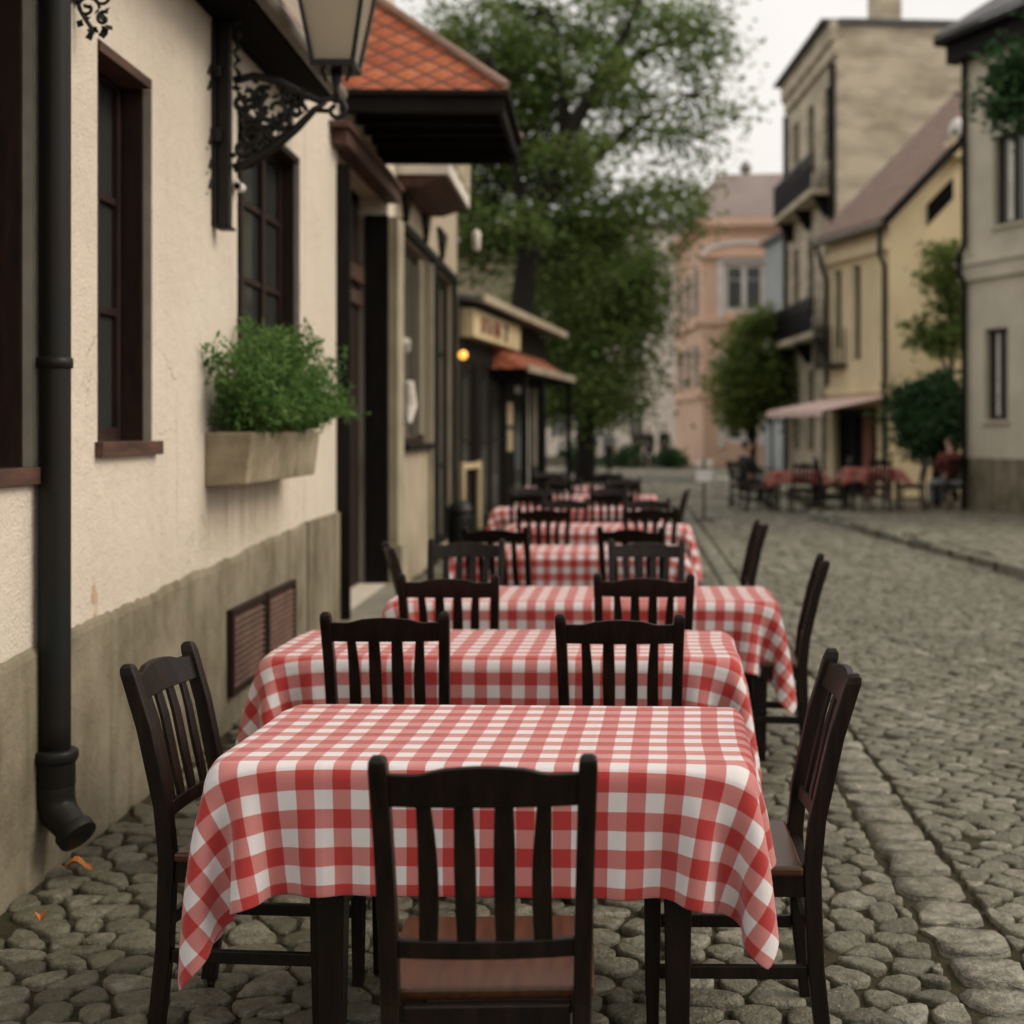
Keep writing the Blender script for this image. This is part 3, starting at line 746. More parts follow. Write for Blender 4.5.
# wall lantern on an ornate bracket
def spiral(cx, cz, r0, r1, a0, a1, u, n=26):
    return [(cx+(r0+(r1-r0)*i/n)*math.cos(a0+(a1-a0)*i/n), u, cz+(r0+(r1-r0)*i/n)*math.sin(a0+(a1-a0)*i/n)) for i in range(n+1)]
LU = 7.12; lx, ly = onrow(LU)
lamp = empty('wall_lantern', (lx, ly, 0), .021, 'black wrought iron street lantern on an ornate scroll bracket fixed to the plaster wall', 'street lamp')
MB().box(.0, .022, -.055, .055, 2.57, 3.59).box(.0, .05, -.075, .075, 2.98, 3.05).box(0, .05, -.075, .075, 3.30, 3.36).build('wall_plate', M['iron'], lamp, .004)
MB().box(.0225, .085, -.03, .03, 2.565, 3.59).box(.0225, .10, -.045, .045, 2.55, 2.5645).build('post', M['iron'], lamp, .005)
arm = MB()
arm.tube([(.10, 0, 3.30), (.20, 0, 3.325), (.32, 0, 3.30), (.44, 0, 3.235), (.52, 0, 3.20), (.62, 0, 3.215)], [.022, .020, .019, .018, .016, .012], 8)
arm.tube([(.10, 0, 2.86), (.18, 0, 2.885), (.30, 0, 2.965), (.42, 0, 3.07), (.50, 0, 3.155), (.56, 0, 3.195)], [.026, .026, .024, .022, .018, .012], 8)
arm.tube([(.50, 0, 3.155), (.565, 0, 3.15), (.60, 0, 3.165)], [.014, .012, .006], 6)
arm.build('bracket_arm', M['iron'], lamp, 0, True)
sc = MB()
for k, (cx, cz, r, a0, a1) in enumerate(((.31, 3.155, .088, 2.0, 9.5), (.20, 3.13, .055, 0, 7.5), (.20, 3.02, .065, 1, 8.5), (.17, 3.235, .045, 3, 9), (.31, 3.03, .05, -1, 6), (.415, 3.15, .045, 0, 7), (.15, 2.95, .04, 2, 8), (.24, 3.235, .035, 1, 7), (.37, 3.22, .035, 0, 7), (.26, 3.09, .045, 2, 9), (.14, 3.18, .04, 1, 8), (.36, 3.09, .035, 3, 9), (.23, 2.98, .035, 0, 7))):
    sc.tube(spiral(cx, cz, r, r*.22, a0, a1, 0), [.014]*20+[.012]*7, 6)
rg = random.Random(5)
for k in range(120):                                   # leafwork
    t = rg.random(); cx = .12+t*.34; lo_ = 2.89+max(0, (cx-.15))*.82; hi_ = 3.30-max(0, cx-.3)*.45
    cz = lo_+(hi_-lo_)*rg.random(); a = rg.uniform(0, 6.3); L = rg.uniform(.03, .06); yy = rg.uniform(-.012, .012)
    dx, dz = math.cos(a), math.sin(a); w_ = L*.3
    sc.add([(cx, yy, cz), (cx+dx*L*.5-dz*w_, yy+.012, cz+dz*L*.5+dx*w_), (cx+dx*L, yy, cz+dz*L), (cx+dx*L*.5+dz*w_, yy-.012, cz+dz*L*.5-dx*w_), (cx+dx*L*.5, yy+.016, cz+dz*L*.5), (cx+dx*L*.5, yy-.016, cz+dz*L*.5)],
           [(0, 1, 4), (1, 2, 4), (2, 3, 4), (3, 0, 4), (1, 0, 5), (2, 1, 5), (3, 2, 5), (0, 3, 5)])
sc.build('scrollwork', M['iron'], lamp, 0, True)
wsx = MB()
for z, s in ((3.34, 1), (3.26, 1), (2.86, -1), (2.76, -1), (2.98, -1)):
    wsx.tube([(px*.35, -.09+.9*(pz-z), pz) for px, _, pz in spiral(0, z, .05, .014, 1.5*s, 1.5*s+6*s, 0)], .010, 6)
for z in np.linspace(3.32, 3.7, 7): wsx.tube([(.10+.02*math.sin(z*40), .02, z), (.125, .0, z+.02), (.105, -.02, z+.05)], [.006, .014, .005], 6)
wsx.E('wall_scroll', M['iron'], lamp, 0, True)
TX = .61
hk = MB(); hk.tube([(TX-.02, 0, 3.225), (TX+.02, 0, 3.20)]+spiral(TX, 3.155, .052, .018, .9, -4.6, 0), [.013]*2+[.012]*27, 8)
hk.tube([(TX, 0, 3.19), (TX, 0, 3.26), (TX, 0, 3.30), (TX, 0, 3.355)], [.020, .013, .022, .03], 10)
hk.build('hook', M['iron'], lamp, 0, True)
lf = MB(); zb_, zt_ = 3.375, 3.86; hb, ht = .098, .185
lf.box(TX-hb-.012, TX+hb+.012, -hb-.012, hb+.012, 3.352, 3.385)
for sx in (-1, 1):
    for sy in (-1, 1):
        lf.tube([(TX+sx*hb, sy*hb, zb_), (TX+sx*ht, sy*ht, zt_)], .013, 6)
lf.box(TX-ht-.02, TX+ht+.02, -ht-.02, ht+.02, zt_, zt_+.025)
for sx in (-1, 1): lf.tube([(TX+sx*.05, 0, 3.30), (TX+sx*.075, 0, 3.355)], .010, 6)
lf.build('lantern_frame', M['iron'], lamp, .002)
gl = MB(); k = .93
gl.loft([[(TX-hb*k, -hb*k, zb_+.012), (TX+hb*k, -hb*k, zb_+.012), (TX+hb*k, hb*k, zb_+.012), (TX-hb*k, hb*k, zb_+.012)], [(TX-ht*k, -ht*k, zt_), (TX+ht*k, -ht*k, zt_), (TX+ht*k, ht*k, zt_), (TX-ht*k, ht*k, zt_)]], cap=False)
gl.build('lantern_glass', M['lampglass'], lamp)
MB().loft([[(TX-s, -s, z), (TX+s, -s, z), (TX+s, s, z), (TX-s, s, z)] for s, z in ((ht+.03, zt_+.026), (.10, zt_+.15), (.05, zt_+.2), (.02, zt_+.28))]).build('lantern_cap', M['iron'], lamp, .004)
# second iron scroll high on the wall
sx_, sy_ = onrow(5.22)
sb = empty('iron_wall_ornament', (sx_, sy_, 0), .021, 'small black wrought iron scroll ornament high on the wall above the narrow window', 'ornament')
o1 = MB()
for cx, cz, r, a0, a1 in ((.05, 3.10, .045, 0, 7), (.10, 3.14, .04, 2, -5), (.04, 3.20, .05, 1, 8), (.11, 3.06, .028, 1, 7), (.085, 3.25, .05, 3, 10)):
    o1.tube(spiral(cx, cz, r, r*.25, a0, a1, 0), .0065, 6)
o1.tube([(.0, 0, 3.17), (.03, 0, 3.08), (.07, .0, 3.02), (.055, 0, 2.985)], [.010, .008, .010, .014], 6)
o1.build('scrollwork', M['iron'], sb, 0, True)
MB().box(0, .018, -.03, .03, 3.12, 3.55).build('wall_plate', M['iron'], sb, .003)
l1 = MB(); rg = random.Random(9)
for k in range(16):
    cx, cz, a = rg.uniform(.02, .14), rg.uniform(3.0, 3.2), rg.uniform(0, 6.3); L = .035; dx, dz = math.cos(a), math.sin(a)
    l1.add([(cx, .0, cz), (cx+dx*L*.5-dz*.011, .012, cz+dz*L*.5+dx*.011), (cx+dx*L, 0, cz+dz*L), (cx+dx*L*.5+dz*.011, -.012, cz+dz*L*.5-dx*.011)], [(0, 1, 2, 3)])
l1.build('leafwork', M['iron'], sb)
# security camera
kx, ky = onrow(7.48)
cam_t = empty('security_camera', (kx, ky, 2.83), .021, 'small white wall camera with black lens below the lantern bracket', 'camera')
MB().tube([(.0, 0, .02), (.03, 0, .02)], .022, 12).build('mount', M['boardwhite'], cam_t)
MB().tube([(.035, .05, .0), (.035, -.04, -.004)], .024, 14).build('housing', M['boardwhite'], cam_t, .003)
MB().tube([(.035, -.041, -.004), (.035, -.052, -.005)], .017, 12).build('lens', M['black'], cam_t)

# planter and its plant
PU0, PU1 = 6.95, 8.62
px_, py_ = onrow(PU0)
pt = empty('window_planter', (px_, py_, 1.27), .021, 'weathered stone planter box fixed to the plaster wall under the wide window', 'planter')
L = PU1-PU0
b = MB()
for k in range(3):
    a0, a1 = k*L/3+.006, (k+1)*L/3-.006
    if k == 0: a0 = 0
    b.hexa([(.0, a0, .0), (.205, a0, .012), (.205, a1, .012), (.0, a1, .0)], [(.0, a0, .27), (.235, a0, .27), (.235, a1, .27), (.0, a1, .27)])
b.build('box', M['planter'], pt, .010)
MB().box(.02, .215, .02, L-.02, .262, .2755).build('soil', M['soil'], pt)
def leaf_mesh(name, pts, dirs, size, m, parent, width=.5, jitter=.35):
    """pts, dirs (n,3): one folded leaf (four faces' worth of outline) at each point"""
    n = len(pts); sz = size*rng.uniform(1-jitter, 1+jitter, n)
    d = dirs/np.maximum(np.linalg.norm(dirs, axis=1), 1e-6)[:, None]
    r = rng.normal(size=(n, 3)); s = np.cross(d, r); s /= np.maximum(np.linalg.norm(s, axis=1), 1e-6)[:, None]; u = np.cross(s, d)
    S = sz[:, None]
    v0 = pts; v1 = pts+d*S*.45+s*S*width*.5+u*S*.06; v2 = pts+d*S-u*S*.10; v3 = pts+d*S*.45-s*S*width*.5+u*S*.06; v4 = pts+d*S*.5-u*S*.05
    V = np.stack([v0, v1, v2, v3], 1).reshape(-1, 3)
    lp = (np.array([0, 1, 2, 0, 2, 3])[None, :]+(np.arange(n)*4)[:, None]).ravel()
    return np_mesh(name, V, lp, np.arange(2*n)*3, np.full(2*n, 3), m, parent, smooth=False)
hp = empty('leafy_plant', (px_, py_, 1.545), .021, 'feathery bright green bushy plant growing in the stone wall planter', 'plant')
stem = MB(); LP, LD = [], []
for k in range(250):
    u0 = rng.uniform(.05, L-.05); c = Vector((rng.uniform(.05, .19), u0, 0))
    env = 1-.45*abs((u0-L*.42)/(L*.58))**2
    lean = Vector((rng.normal(.10, .18), rng.normal(0, .16)+(.30 if u0 > L*.75 else 0)+(-.22 if u0 < L*.2 else 0), 1)).normalized()
    H = rng.uniform(.26, .66)*env; pts = []; q = c.copy(); dv = lean.copy()
    if rng.random() < .28: H *= .8; dv = (dv+Vector((.7, 0, -.35))).normalized()
    nst = 8
    for i in range(nst+1):
        pts.append(q.copy()); dv = (dv+Vector((rng.normal(.02, .09), rng.normal(0, .09), -.035*i*.5))).normalized(); q = q+dv*H/nst
    if pts[-1].x < .0: pts = [Vector((abs(p_.x)+.01, p_.y, p_.z)) for p_ in pts]
    stem.tube(pts, [.0028-.0018*i/nst for i in range(nst+1)], 4)
    for i in range(2, nst+1):
        for s in range(rng.integers(3, 6)):
            t = rng.random(); P_ = pts[i-1].lerp(pts[i], t); side = Vector((rng.normal(), rng.normal(), rng.normal()*.6+.25)).normalized()
            ln = .018+.03*rng.random()
            for w_ in range(3):
                Q = P_+side*ln*(w_+.4)/2
                LP.append(tuple(Q)); LD.append(tuple((side+Vector((rng.normal(), rng.normal(), rng.normal()))*.75)))
stem.build('stem', M['herb'], hp)
LP = np.array(LP); LD = np.array(LD); LP[:, 0] = np.maximum(LP[:, 0], .012)
leaf_mesh('foliage', LP, LD, .036, M['herb'], hp, .40, .6)

# ------------------------------------------------------------------ house 2: portal and tiled canopy
U2 = 9.306
h2, _ = frame('portal_house', onrow(U2), onrow(13), 'tall cream house with dark recessed door portal under an orange tiled canopy', 'house')
o_ = lambda u: u-U2
D2 = [(o_(10.45), o_(12.95), .16, 3.68)]
MB()
wall(MB(), 0, o_(13.40), 0, 6.2, 4.5, D2).build('wall', M['stucco'], h2)
MB().box(0, .03, 0, o_(10.42), 0, .95).build('plinth', M['plinth'], h2, .004)
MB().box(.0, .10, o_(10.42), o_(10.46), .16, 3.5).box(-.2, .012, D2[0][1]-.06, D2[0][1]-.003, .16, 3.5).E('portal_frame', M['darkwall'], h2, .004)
MB().box(-.02, .12, o_(10.2), o_(12.9), 3.60, 3.71).box(0, .15, o_(10.12), o_(12.95), 3.711, 3.76).E('portal_beam', M['lintel'], h2, .006)
dr = MB().box(-.30, -.255, D2[0][0]+.002, D2[0][1]-.063, .16, 3.58)
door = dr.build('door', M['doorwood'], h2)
q = MB()
for a, b in ((10.50, 11.6), (11.66, 12.8)):
    for c, d in ((.3, 1.1), (1.25, 2.6)): q.box(-.254, -.235, o_(a)+.12, o_(b)-.12, c, d)
q.E('panel', M['doorwood'], door, .008)
MB().box(-.25, -.20, D2[0][0]+.01, D2[0][1]-.07, 2.86, 3.0).box(-.25, -.21, D2[0][0]+.01, D2[0][1]-.07, 2.66, 2.78).E('transom', M['lintel'], door, .006)
MB().tube([(-.235, o_(11.66), 1.15), (-.19, o_(11.66), 1.15), (-.19, o_(11.66), 1.30), (-.235, o_(11.66), 1.30)], .012, 6).build('handle', M['iron'], door)
MB().box(-.25, .38, o_(10.3), o_(13.1), 0, .155).build('doorstep', M['kerb'], h2, .015)
MB().box(.001, .09, o_(12.98), o_(13.38), 0, 3.5).box(.001, .13, o_(12.95), o_(13.395), 0, .5).build('pilaster', M['pilaster'], h2, .006)
cz0, cr = 4.07, .88; cu0, cu1, cn = o_(10.5), o_(12.35), 1.24
can = MB(); apx = (.12, (cu0+cu1)/2, cz0+cr+.06)
can.add([(cn, cu0, cz0), (cn, cu1, cz0), apx, (.01, cu0, cz0), (.01, cu1, cz0), (.01, (cu0+cu1)/2, cz0+cr+.06)], [(0, 1, 2), (3, 0, 2, 5), (1, 4, 5, 2), (0, 3, 4, 1)])
cano = can.build('canopy_roof', M['tiles'], h2)
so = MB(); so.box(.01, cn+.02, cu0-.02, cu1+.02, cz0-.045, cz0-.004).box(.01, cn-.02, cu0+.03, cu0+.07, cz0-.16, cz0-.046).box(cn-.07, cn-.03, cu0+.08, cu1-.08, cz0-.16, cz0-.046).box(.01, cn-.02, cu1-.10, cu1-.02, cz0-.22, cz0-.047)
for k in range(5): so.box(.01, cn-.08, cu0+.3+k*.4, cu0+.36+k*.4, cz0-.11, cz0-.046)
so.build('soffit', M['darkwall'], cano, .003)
hip = MB(); hip.tube([(cn, cu0, cz0+.03), (apx[0], apx[1], apx[2]+.02)], .035, 8).tube([(cn, cu1, cz0+.03), (apx[0], apx[1], apx[2]+.02)], .035, 8)
hip.E('hip_tile', M['rooftile'], cano)
pr_ = MB(); pr_.hexa([(.12, -.12, 6.2), (.12, o_(13.4), 6.2), (-4.6, o_(13.4), 8.6), (-4.6, -.12, 8.6)], [(.12, -.12, 6.28), (.12, o_(13.4), 6.28), (-4.6, o_(13.4), 8.7), (-4.6, -.12, 8.7)]); pr_.build('roof', M['rooftile'], h2)

# ------------------------------------------------------------------ house 3: shopfront with a white bay
U3 = 13.41
h3, _ = frame('shop_house', onrow(U3), onrow(18), 'narrow beige shopfront house with a white panelled bay and dark windows', 'house')
o_ = lambda u: u-U3
W3 = [(o_(13.85), o_(15.95), 1.40, 3.45), (o_(16.35), o_(18.5), .12, 3.45)]
wall(MB(), 0, o_(19.2), 0, 4.95, 4.0, W3).build('wall', M['beige'], h3)
w_ = window(h3, W3[0][0], W3[0][1], 1.40, 3.45, .05, fm='frame', cols=1, bars=(), sill=(.08, 'darkwall'), fw=.07)
cu = MB(); cu.tube([(-.03, W3[0][0]+.75, 2.05), (-.03, W3[0][0]+.80, 1.8), (-.03, W3[0][0]+.72, 1.62)], [.05, .08, .03], 8).tube([(-.03, W3[0][0]+.45, 2.45), (-.03, W3[0][0]+.52, 2.35)], [.06, .04], 8)
cu.E('curtain', M['white'], w_)
w2_ = window(h3, W3[1][0], W3[1][1], .12, 3.45, .05, fm='darkwall', cols=2, bars=(1.1, 2.5), fw=.10, name='shop_window')
MB().box(0, .05, o_(15.97), o_(16.08), .1, 3.42).box(-.04, .0, o_(15.4), o_(15.52), 1.5, 3.4).box(0, .05, o_(18.62), o_(18.80), 0, 3.5).E('post', M['pilaster'], h3, .004)
MB().box(0, .07, o_(16.1), o_(16.3), 0, 3.46).box(0, .065, o_(18.52), o_(18.60), 0, 3.46).box(0, .06, o_(13.5), o_(18.8), 3.47, 3.57).E('shop_frame', M['darkwall'], h3, .004)
bay = MB(); bn = .50; b0, b1 = o_(13.5), o_(15.6)
bay.box(.001, bn, b0, b1, 3.98, 4.9)
bo = bay.build('bay', M['white'], h3, .006)
x_ = MB()
for k in range(3): x_.box(bn, bn+.02, b0+.1+k*.68, b0+.60+k*.68, 4.12, 4.62)
x_.E('panel', M['beige'], bo, .006)
MB().hexa([(.001, b0+.04, 3.88), (.22, b0+.04, 3.88), (.22, b1-.04, 3.88), (.001, b1-.04, 3.88)], [(.001, b0+.04, 3.975), (bn-.03, b0+.04, 3.975), (bn-.03, b1-.04, 3.975), (.001, b1-.04, 3.975)]).build('cove', M['lintel'], bo)  # brown colour stands in for the dark shading under the bay
t3 = MB()
for u, w in ((14.0, .35), (15.6, .32), (17.2, .4)):
    t3.add([(.002, o_(u)-w, 3.95), (.002, o_(u)+w, 3.95), (.002, o_(u), 3.60), (.05, o_(u)-w, 3.95), (.05, o_(u)+w, 3.95), (.05, o_(u), 3.60)], [(0, 1, 2), (3, 5, 4), (0, 2, 5, 3), (2, 1, 4, 5), (1, 0, 3, 4)])
t3.E('shadow_triangle', M['darkwall'], h3)  # dark triangles imitate shadows on the wall above the windows
MB().box(-4.2, .1, -.1+.11, o_(19.3), 4.951, 5.08).build('roof', M['slate'], h3)
qx, qy = onrow(15.9)
wl = empty('white_lantern', (qx+.55, qy, 3.55), 0, 'small white lantern hanging below the corner of the white bay', 'lamp')
MB().lathe([(.02, .0), (.045, .02), (.05, .2), (.02, .24)], (0, 0), 12).build('lamp_body', M['white'], wl, 0, True)
MB().tube([(0, 0, .24), (0, 0, .43)], .008, 6).build('rod', M['iron'], wl)
bx_, by_ = -2.03, 17.0
bn_ = empty('litter_bin', (bx_, by_, ZF), 0, 'dark round topped bin standing against the shopfront', 'bin')
MB().lathe([(.13, 0), (.15, .05), (.15, .50), (.145, .54)], (0, 0), 20).build('body', M['iron'], bn_, 0, True)
MB().lathe([(.16, .54), (.16, .57), (.13, .64), (.07, .69), (.02, .70)], (0, 0), 20).build('lid', M['iron'], bn_, 0, True)

# ------------------------------------------------------------------ house 4: restaurant
A4 = (-2.36, 19.6); B4 = (A4[0]+.1*7.6, A4[1]+7.6)
h4, L4 = frame('restaurant', A4, B4, 'low dark restaurant with a cream sign band and small red tiled awning', 'restaurant')
W4 = [(.25, 1.1, .35, 2.5), (1.5, 3.4, .2, 2.5), (4.3, 5.9, .2, 2.3), (6.3, 7.2, .6, 2.3)]
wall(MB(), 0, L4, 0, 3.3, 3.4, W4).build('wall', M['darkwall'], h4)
for i, w in enumerate(W4):
    window(h4, *w, .03, fm='white' if i in (2,) else 'frame', cols=1 if i != 1 else 2, bars=(1.4,) if i != 2 else (), fw=.12 if i == 2 else .07, name='shop_window' if i != 2 else 'glazed_door')
sg = MB().box(.002, .20, .05, 3.7, 2.84, 3.24).build('sign_band', M['cream'], h4, .01)
le = MB()
for u in (.55, 1.0, 1.45, 1.82): le.box(.2005, .215, u, u+.13, 2.92, 3.16)
le.box(.2005, .214, .55+.13, 1.0, 3.11, 3.155).box(.2005, .214, 1.45+.13, 1.82, 3.11, 3.155)
le.E('letter_mark', M['text'], sg)
le = MB()
for u in (.70, 1.15, 1.62): le.box(.2005, .212, u+.02, u+.14, 2.95, 3.09)  # dark bars painted as shadows of the letters; the hook is a stroke
le.tube([(.205, 2.38, 2.9), (.205, 2.36, 3.0), (.205, 2.44, 3.08), (.205, 2.40, 3.15), (.205, 2.30, 3.13)], .035, 6)
le.E('letter_mark', M['textdark'], sg)
MB().hexa([(.34, -.1, 3.30), (.34, L4+.1, 3.30), (-3.5, L4+.1, 3.9), (-3.5, -.1, 3.9)], [(.34, -.1, 3.37), (.34, L4+.1, 3.37), (-3.5, L4+.1, 4.0), (-3.5, -.1, 4.0)]).build('roof', M['slate'], h4)
MB().box(.34, .40, -.1, L4+.12, 3.30, 3.42).build('gutter', M['beige'], h4, .01)
aw = MB(); a0, a1 = 2.3, 7.3
aw.add([(.55, a0, 2.50), (.55, a1, 2.50), (.01, a1-.3, 2.86), (.01, a0+.3, 2.86), (.01, a0, 2.50), (.01, a1, 2.50)], [(0, 1, 2, 3), (0, 3, 4), (1, 5, 2), (0, 4, 5, 1)])
awo = aw.build('awning_roof', M['tiles'], h4)
MB().box(.551, .60, a0-.03, a1+.05, 2.44, 2.56).build('awning_edge', M['beige'], awo, .01)
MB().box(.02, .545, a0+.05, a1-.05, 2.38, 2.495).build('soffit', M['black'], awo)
ps = MB()
for u in (2.4, 4.1, 7.2): ps.box(.44, .53, u, u+.09, 0, 2.42)
ps.E('post', M['darkwall'], h4, .006)
mn = MB().box(.002, .03, 3.55, 3.95, 1.62, 2.0).box(.002, .03, 3.55, 3.95, 1.2, 1.56).E('menu_board', M['ivory'], h4, .004)
MB().box(.001, .05, 6.0, 6.22, .9, 2.3).build('pilaster', M['pilaster'], h4, .004)
MB().box(.001, .05, .1, .2, .1, 1.1).box(.001, .05, .2, 1.2, 1.0, 1.08).box(.001, .05, 1.2, 1.32, .1, 1.1).build('low_frame', M['cream'], h4, .004)
bl = at(463, 355, 18.9)
lb = empty('hanging_lamp', bl, 0, 'small lit orange lamp glowing under the restaurant eaves', 'lamp')
MB().lathe([(.015, -.06), (.05, -.035), (.062, 0), (.05, .035), (.015, .06)], (0, 0), 14).build('bulb', M['glow'], lb, 0, True)
MB().tube([(0, 0, .058), (0, 0, .75)], .006, 5).build('cord', M['iron'], lb)

# ------------------------------------------------------------------ right-hand buildings
# corner house nearest on the right
Ra = (6.1, 26.0); Rdir = Vector((.405, -.914))
h5, L5 = frame('corner_house', Ra, (Ra[0]+Rdir.x*5, Ra[1]+Rdir.y*5), 'grey rendered corner house with a string course and dark eaves at right', 'house')
W5 = [(.60, 1.25, 1.72, 3.35), (.85, 1.75, 5.15, 6.75), (.55, 1.05, .12, .62), (2.6, 3.4, 1.72, 3.35), (2.8, 3.7, 5.15, 6.75)]
wall(MB(), 0, 5, 0, 8.6, 6, W5).build('wall', M['greywall'], h5)
for i, w in enumerate(W5):
    window(h5, *w, .12, fm='frame', gm='black' if i == 2 else 'glassg', cols=2 if i != 2 else 1, fw=.07, sill=(.07, 'greywall') if i != 2 else None, curtain='white' if i in (0, 1, 3, 4) else None)
MB().box(.001, .09, -.05, 5, 4.25, 4.52).box(.001, .14, -.08, 5, 4.521, 4.60).build('string_course', M['greywall'], h5, .01)
MB().box(.001, .06, -.03, 5, 0, 1.05).build('plinth', M['plinth'], h5, .01)
MB().box(-.3, .42, -.35, 5, 8.6, 8.72).box(.001, .25, -.2, 5, 8.25, 8.598).build('eaves', M['darkwall'], h5, .01)
MB().hexa([(.42, -.35, 8.721), (.42, 5, 8.721), (-3, 5, 11.0), (-3, .8, 11.0)], [(.42, -.35, 8.8), (.42, 5, 8.8), (-3, 5, 11.1), (-3, .8, 11.1)]).build('roof', M['slate'], h5)
MB().tube([(.08, .12, z) for z in (0, 4.2)]+[(.2, .12, 4.4), (.2, .12, 4.7), (.08, .12, 4.9), (.08, .12, 8.3)], .05, 8).E('drainpipe', M['darkwall'], h5)

# yellow house: eaves front A->B, gable toward the camera
Ya, Yb = (5.46, 30.0), (4.59, 33.0)
h6, L6 = frame('yellow_house', Yb, Ya, 'yellow house with a steep red tiled roof and a cafe on its ground floor', 'house')
ops = [(.35, .75, 3.4, 5.2), (1.35, 1.75, 3.1, 5.2), (.3, 2.55, .1, 2.05)]
wall(MB(), 0, L6-.015, 0, 6.0, .4, ops).build('wall', M['yellow'], h6)
window(h6, *ops[0], .1, gm='glassg', cols=1, bars=(4.3,), fw=.05); window(h6, *ops[1], .1, gm='glassg', cols=1, bars=(4.2,), fw=.05)
sf = window(h6, *ops[2], .14, fm='darkwall', gm='black', cols=3, fw=.12, name='shop_window')
MB().box(-.13, -.05, 1.75, 2.2, .12, 1.95).build('door_leaf', M['redwood'], sf, .01)
gb = MB()      # gable wall toward the camera with sloping verge
gb.add([(0, L6, 0), (-7.2, L6, 0), (-7.2, L6, 6.0), (-3.6, L6, 9.6), (0, L6, 6.0), (-.3, L6-.3, 0), (-7.2, L6-.3, 0), (-7.2, L6-.3, 6.0), (-3.6, L6-.3, 9.6), (-.3, L6-.3, 6.0)], [(0, 1, 2, 3, 4), (9, 8, 7, 6, 5), (0, 4, 9, 5), (4, 3, 8, 9), (3, 2, 7, 8)])
gb.build('gable_wall', M['yellow'], h6)
rr = MB(); rr.hexa([(.2, -.25, 5.87), (.2, L6+.22, 5.87), (-3.6, L6+.22, 9.67), (-3.6, -.25, 9.67)], [(.2, -.25, 6.03), (.2, L6+.22, 6.03), (-3.6, L6+.22, 9.83), (-3.6, -.25, 9.83)])
rr.hexa([(-3.61, -.25, 9.67), (-3.61, L6+.22, 9.67), (-7.6, L6+.22, 5.68), (-7.6, -.25, 5.68)], [(-3.61, -.25, 9.83), (-3.61, L6+.22, 9.83), (-7.6, L6+.22, 5.84), (-7.6, -.25, 5.84)])
rfo = rr.build('roof', M['rooftile'], h6)
MB().hexa([(.24, L6+.221, 5.76), (.24, L6+.3, 5.76), (-3.6, L6+.3, 9.60), (-3.6, L6+.221, 9.60)], [(.24, L6+.221, 6.0), (.24, L6+.3, 6.0), (-3.6, L6+.3, 9.84), (-3.6, L6+.221, 9.84)]).build('verge_board', M['darkwall'], rfo)
MB().tube([(.27, -.25, 5.86), (.27, L6+.22, 5.86)], .07, 8).build('gutter', M['metal'], rfo)
MB().box(.002, .12, -.02, L6+.01, 5.35, 5.58).box(.002, .07, -.02, L6+.01, 2.35, 2.5).E('cornice', M['yellow'], h6, .01)
MB().tube([(.27, L6+.15, 5.8), (.2, L6-.05, 5.3), (.08, L6-.05, 5.0), (.08, L6-.05, 0)], .05, 8).tube([(.27, .0, 5.8), (.2, .1, 5.3), (.08, .1, 5.0), (.08, .1, 2.6)], .05, 8).E('drainpipe', M['darkwall'], h6)
MB().lathe([(.05, 0), (.17, .1), (.2, .25), (.14, .42), (.03, .5)], (-1.6, L6+.05), 14).build('finial', M['boardwhite'], h6, 0, True)
bpy.data.objects['finial'].location.z = 7.72
MB().box(-1.85, -1.35, L6-.1, L6+.28, 7.35, 7.72).build('kneeler', M['yellow'], h6, .01)
MB().hexa([(-.9, L6+.001, 5.9), (-1.5, L6+.001, 6.5), (-1.5, L6+.03, 6.5), (-.9, L6+.03, 5.9)], [(-.9, L6+.001, 6.35), (-1.5, L6+.001, 6.95), (-1.5, L6+.03, 6.95), (-.9, L6+.03, 6.35)]).build('vent_opening', M['black'], h6)
bc = MB(); bc.box(.002, .42, .15, 1.05, 2.95, 3.05)
for k in range(8): bc.box(.39, .42, .17+k*.12, .195+k*.12, 3.051, 3.85)
for k in range(3): bc.box(.05+k*.12, .07+k*.12, .15, .17, 3.051, 3.85); bc.box(.05+k*.12, .07+k*.12, 1.03, 1.05, 3.051, 3.85)
bc.box(.38, .43, .14, 1.06, 3.851, 3.89)
bc.build('balcony', M['iron'], h6)
an = MB(); an.hexa([(.01, .15, 2.26), (.01, L6+.1, 2.26), (1.45, L6-.15, 1.95), (1.45, -.15, 1.95)], [(.01, .15, 2.285), (.01, L6+.1, 2.285), (1.45, L6-.15, 1.975), (1.45, -.15, 1.975)])
an.box(1.452, 1.465, -.15, L6-.15, 1.84, 1.975)
ano = an.build('awning', M['awning'], h6)
am = MB()
for u in (-.02, L6-.25): am.tube([(.05, u, 1.75), (.8, u, 1.95), (1.4, u, 1.96)], .018, 6); am.tube([(1.38, u, .1), (1.38, u, 1.95)], .03, 6)
am.E('awning_frame', M['iron'], ano)

# three-storey house
Ca, Cb = (5.83, 40.0), (5.28, 47.6)
h7, L7 = frame('tall_grey_house', Cb, Ca, 'tall weathered three storey house with balconies and a bare gable wall', 'house')
ops = []
for k, u in enumerate((1.0, 3.4, 5.8)):
    ops += [(u, u+.95, 9.4, 11.5), (u, u+.95, 5.0, 7.4), (u, u+.95, .9, 3.4)]
wall(MB(), 0, L7-.015, 0, 12.99, .4, ops).build('wall', M['oldgrey'], h7)
for w in ops: window(h7, *w, .12, gm='glassg', cols=2, bars=(w[3]-.6,), fw=.07)
gb = MB(); gb.add([(0, L7, 0), (-7, L7, 0), (-7, L7, 13.0), (0, L7, 13.0), (-7, .4, 13.0), (-7, .4, 0), (-.4, .4, 0), (-.4, .4, 13)], [(0, 1, 2, 3), (2, 1, 5, 4), (5, 6, 7, 4), (3, 2, 4, 7)])
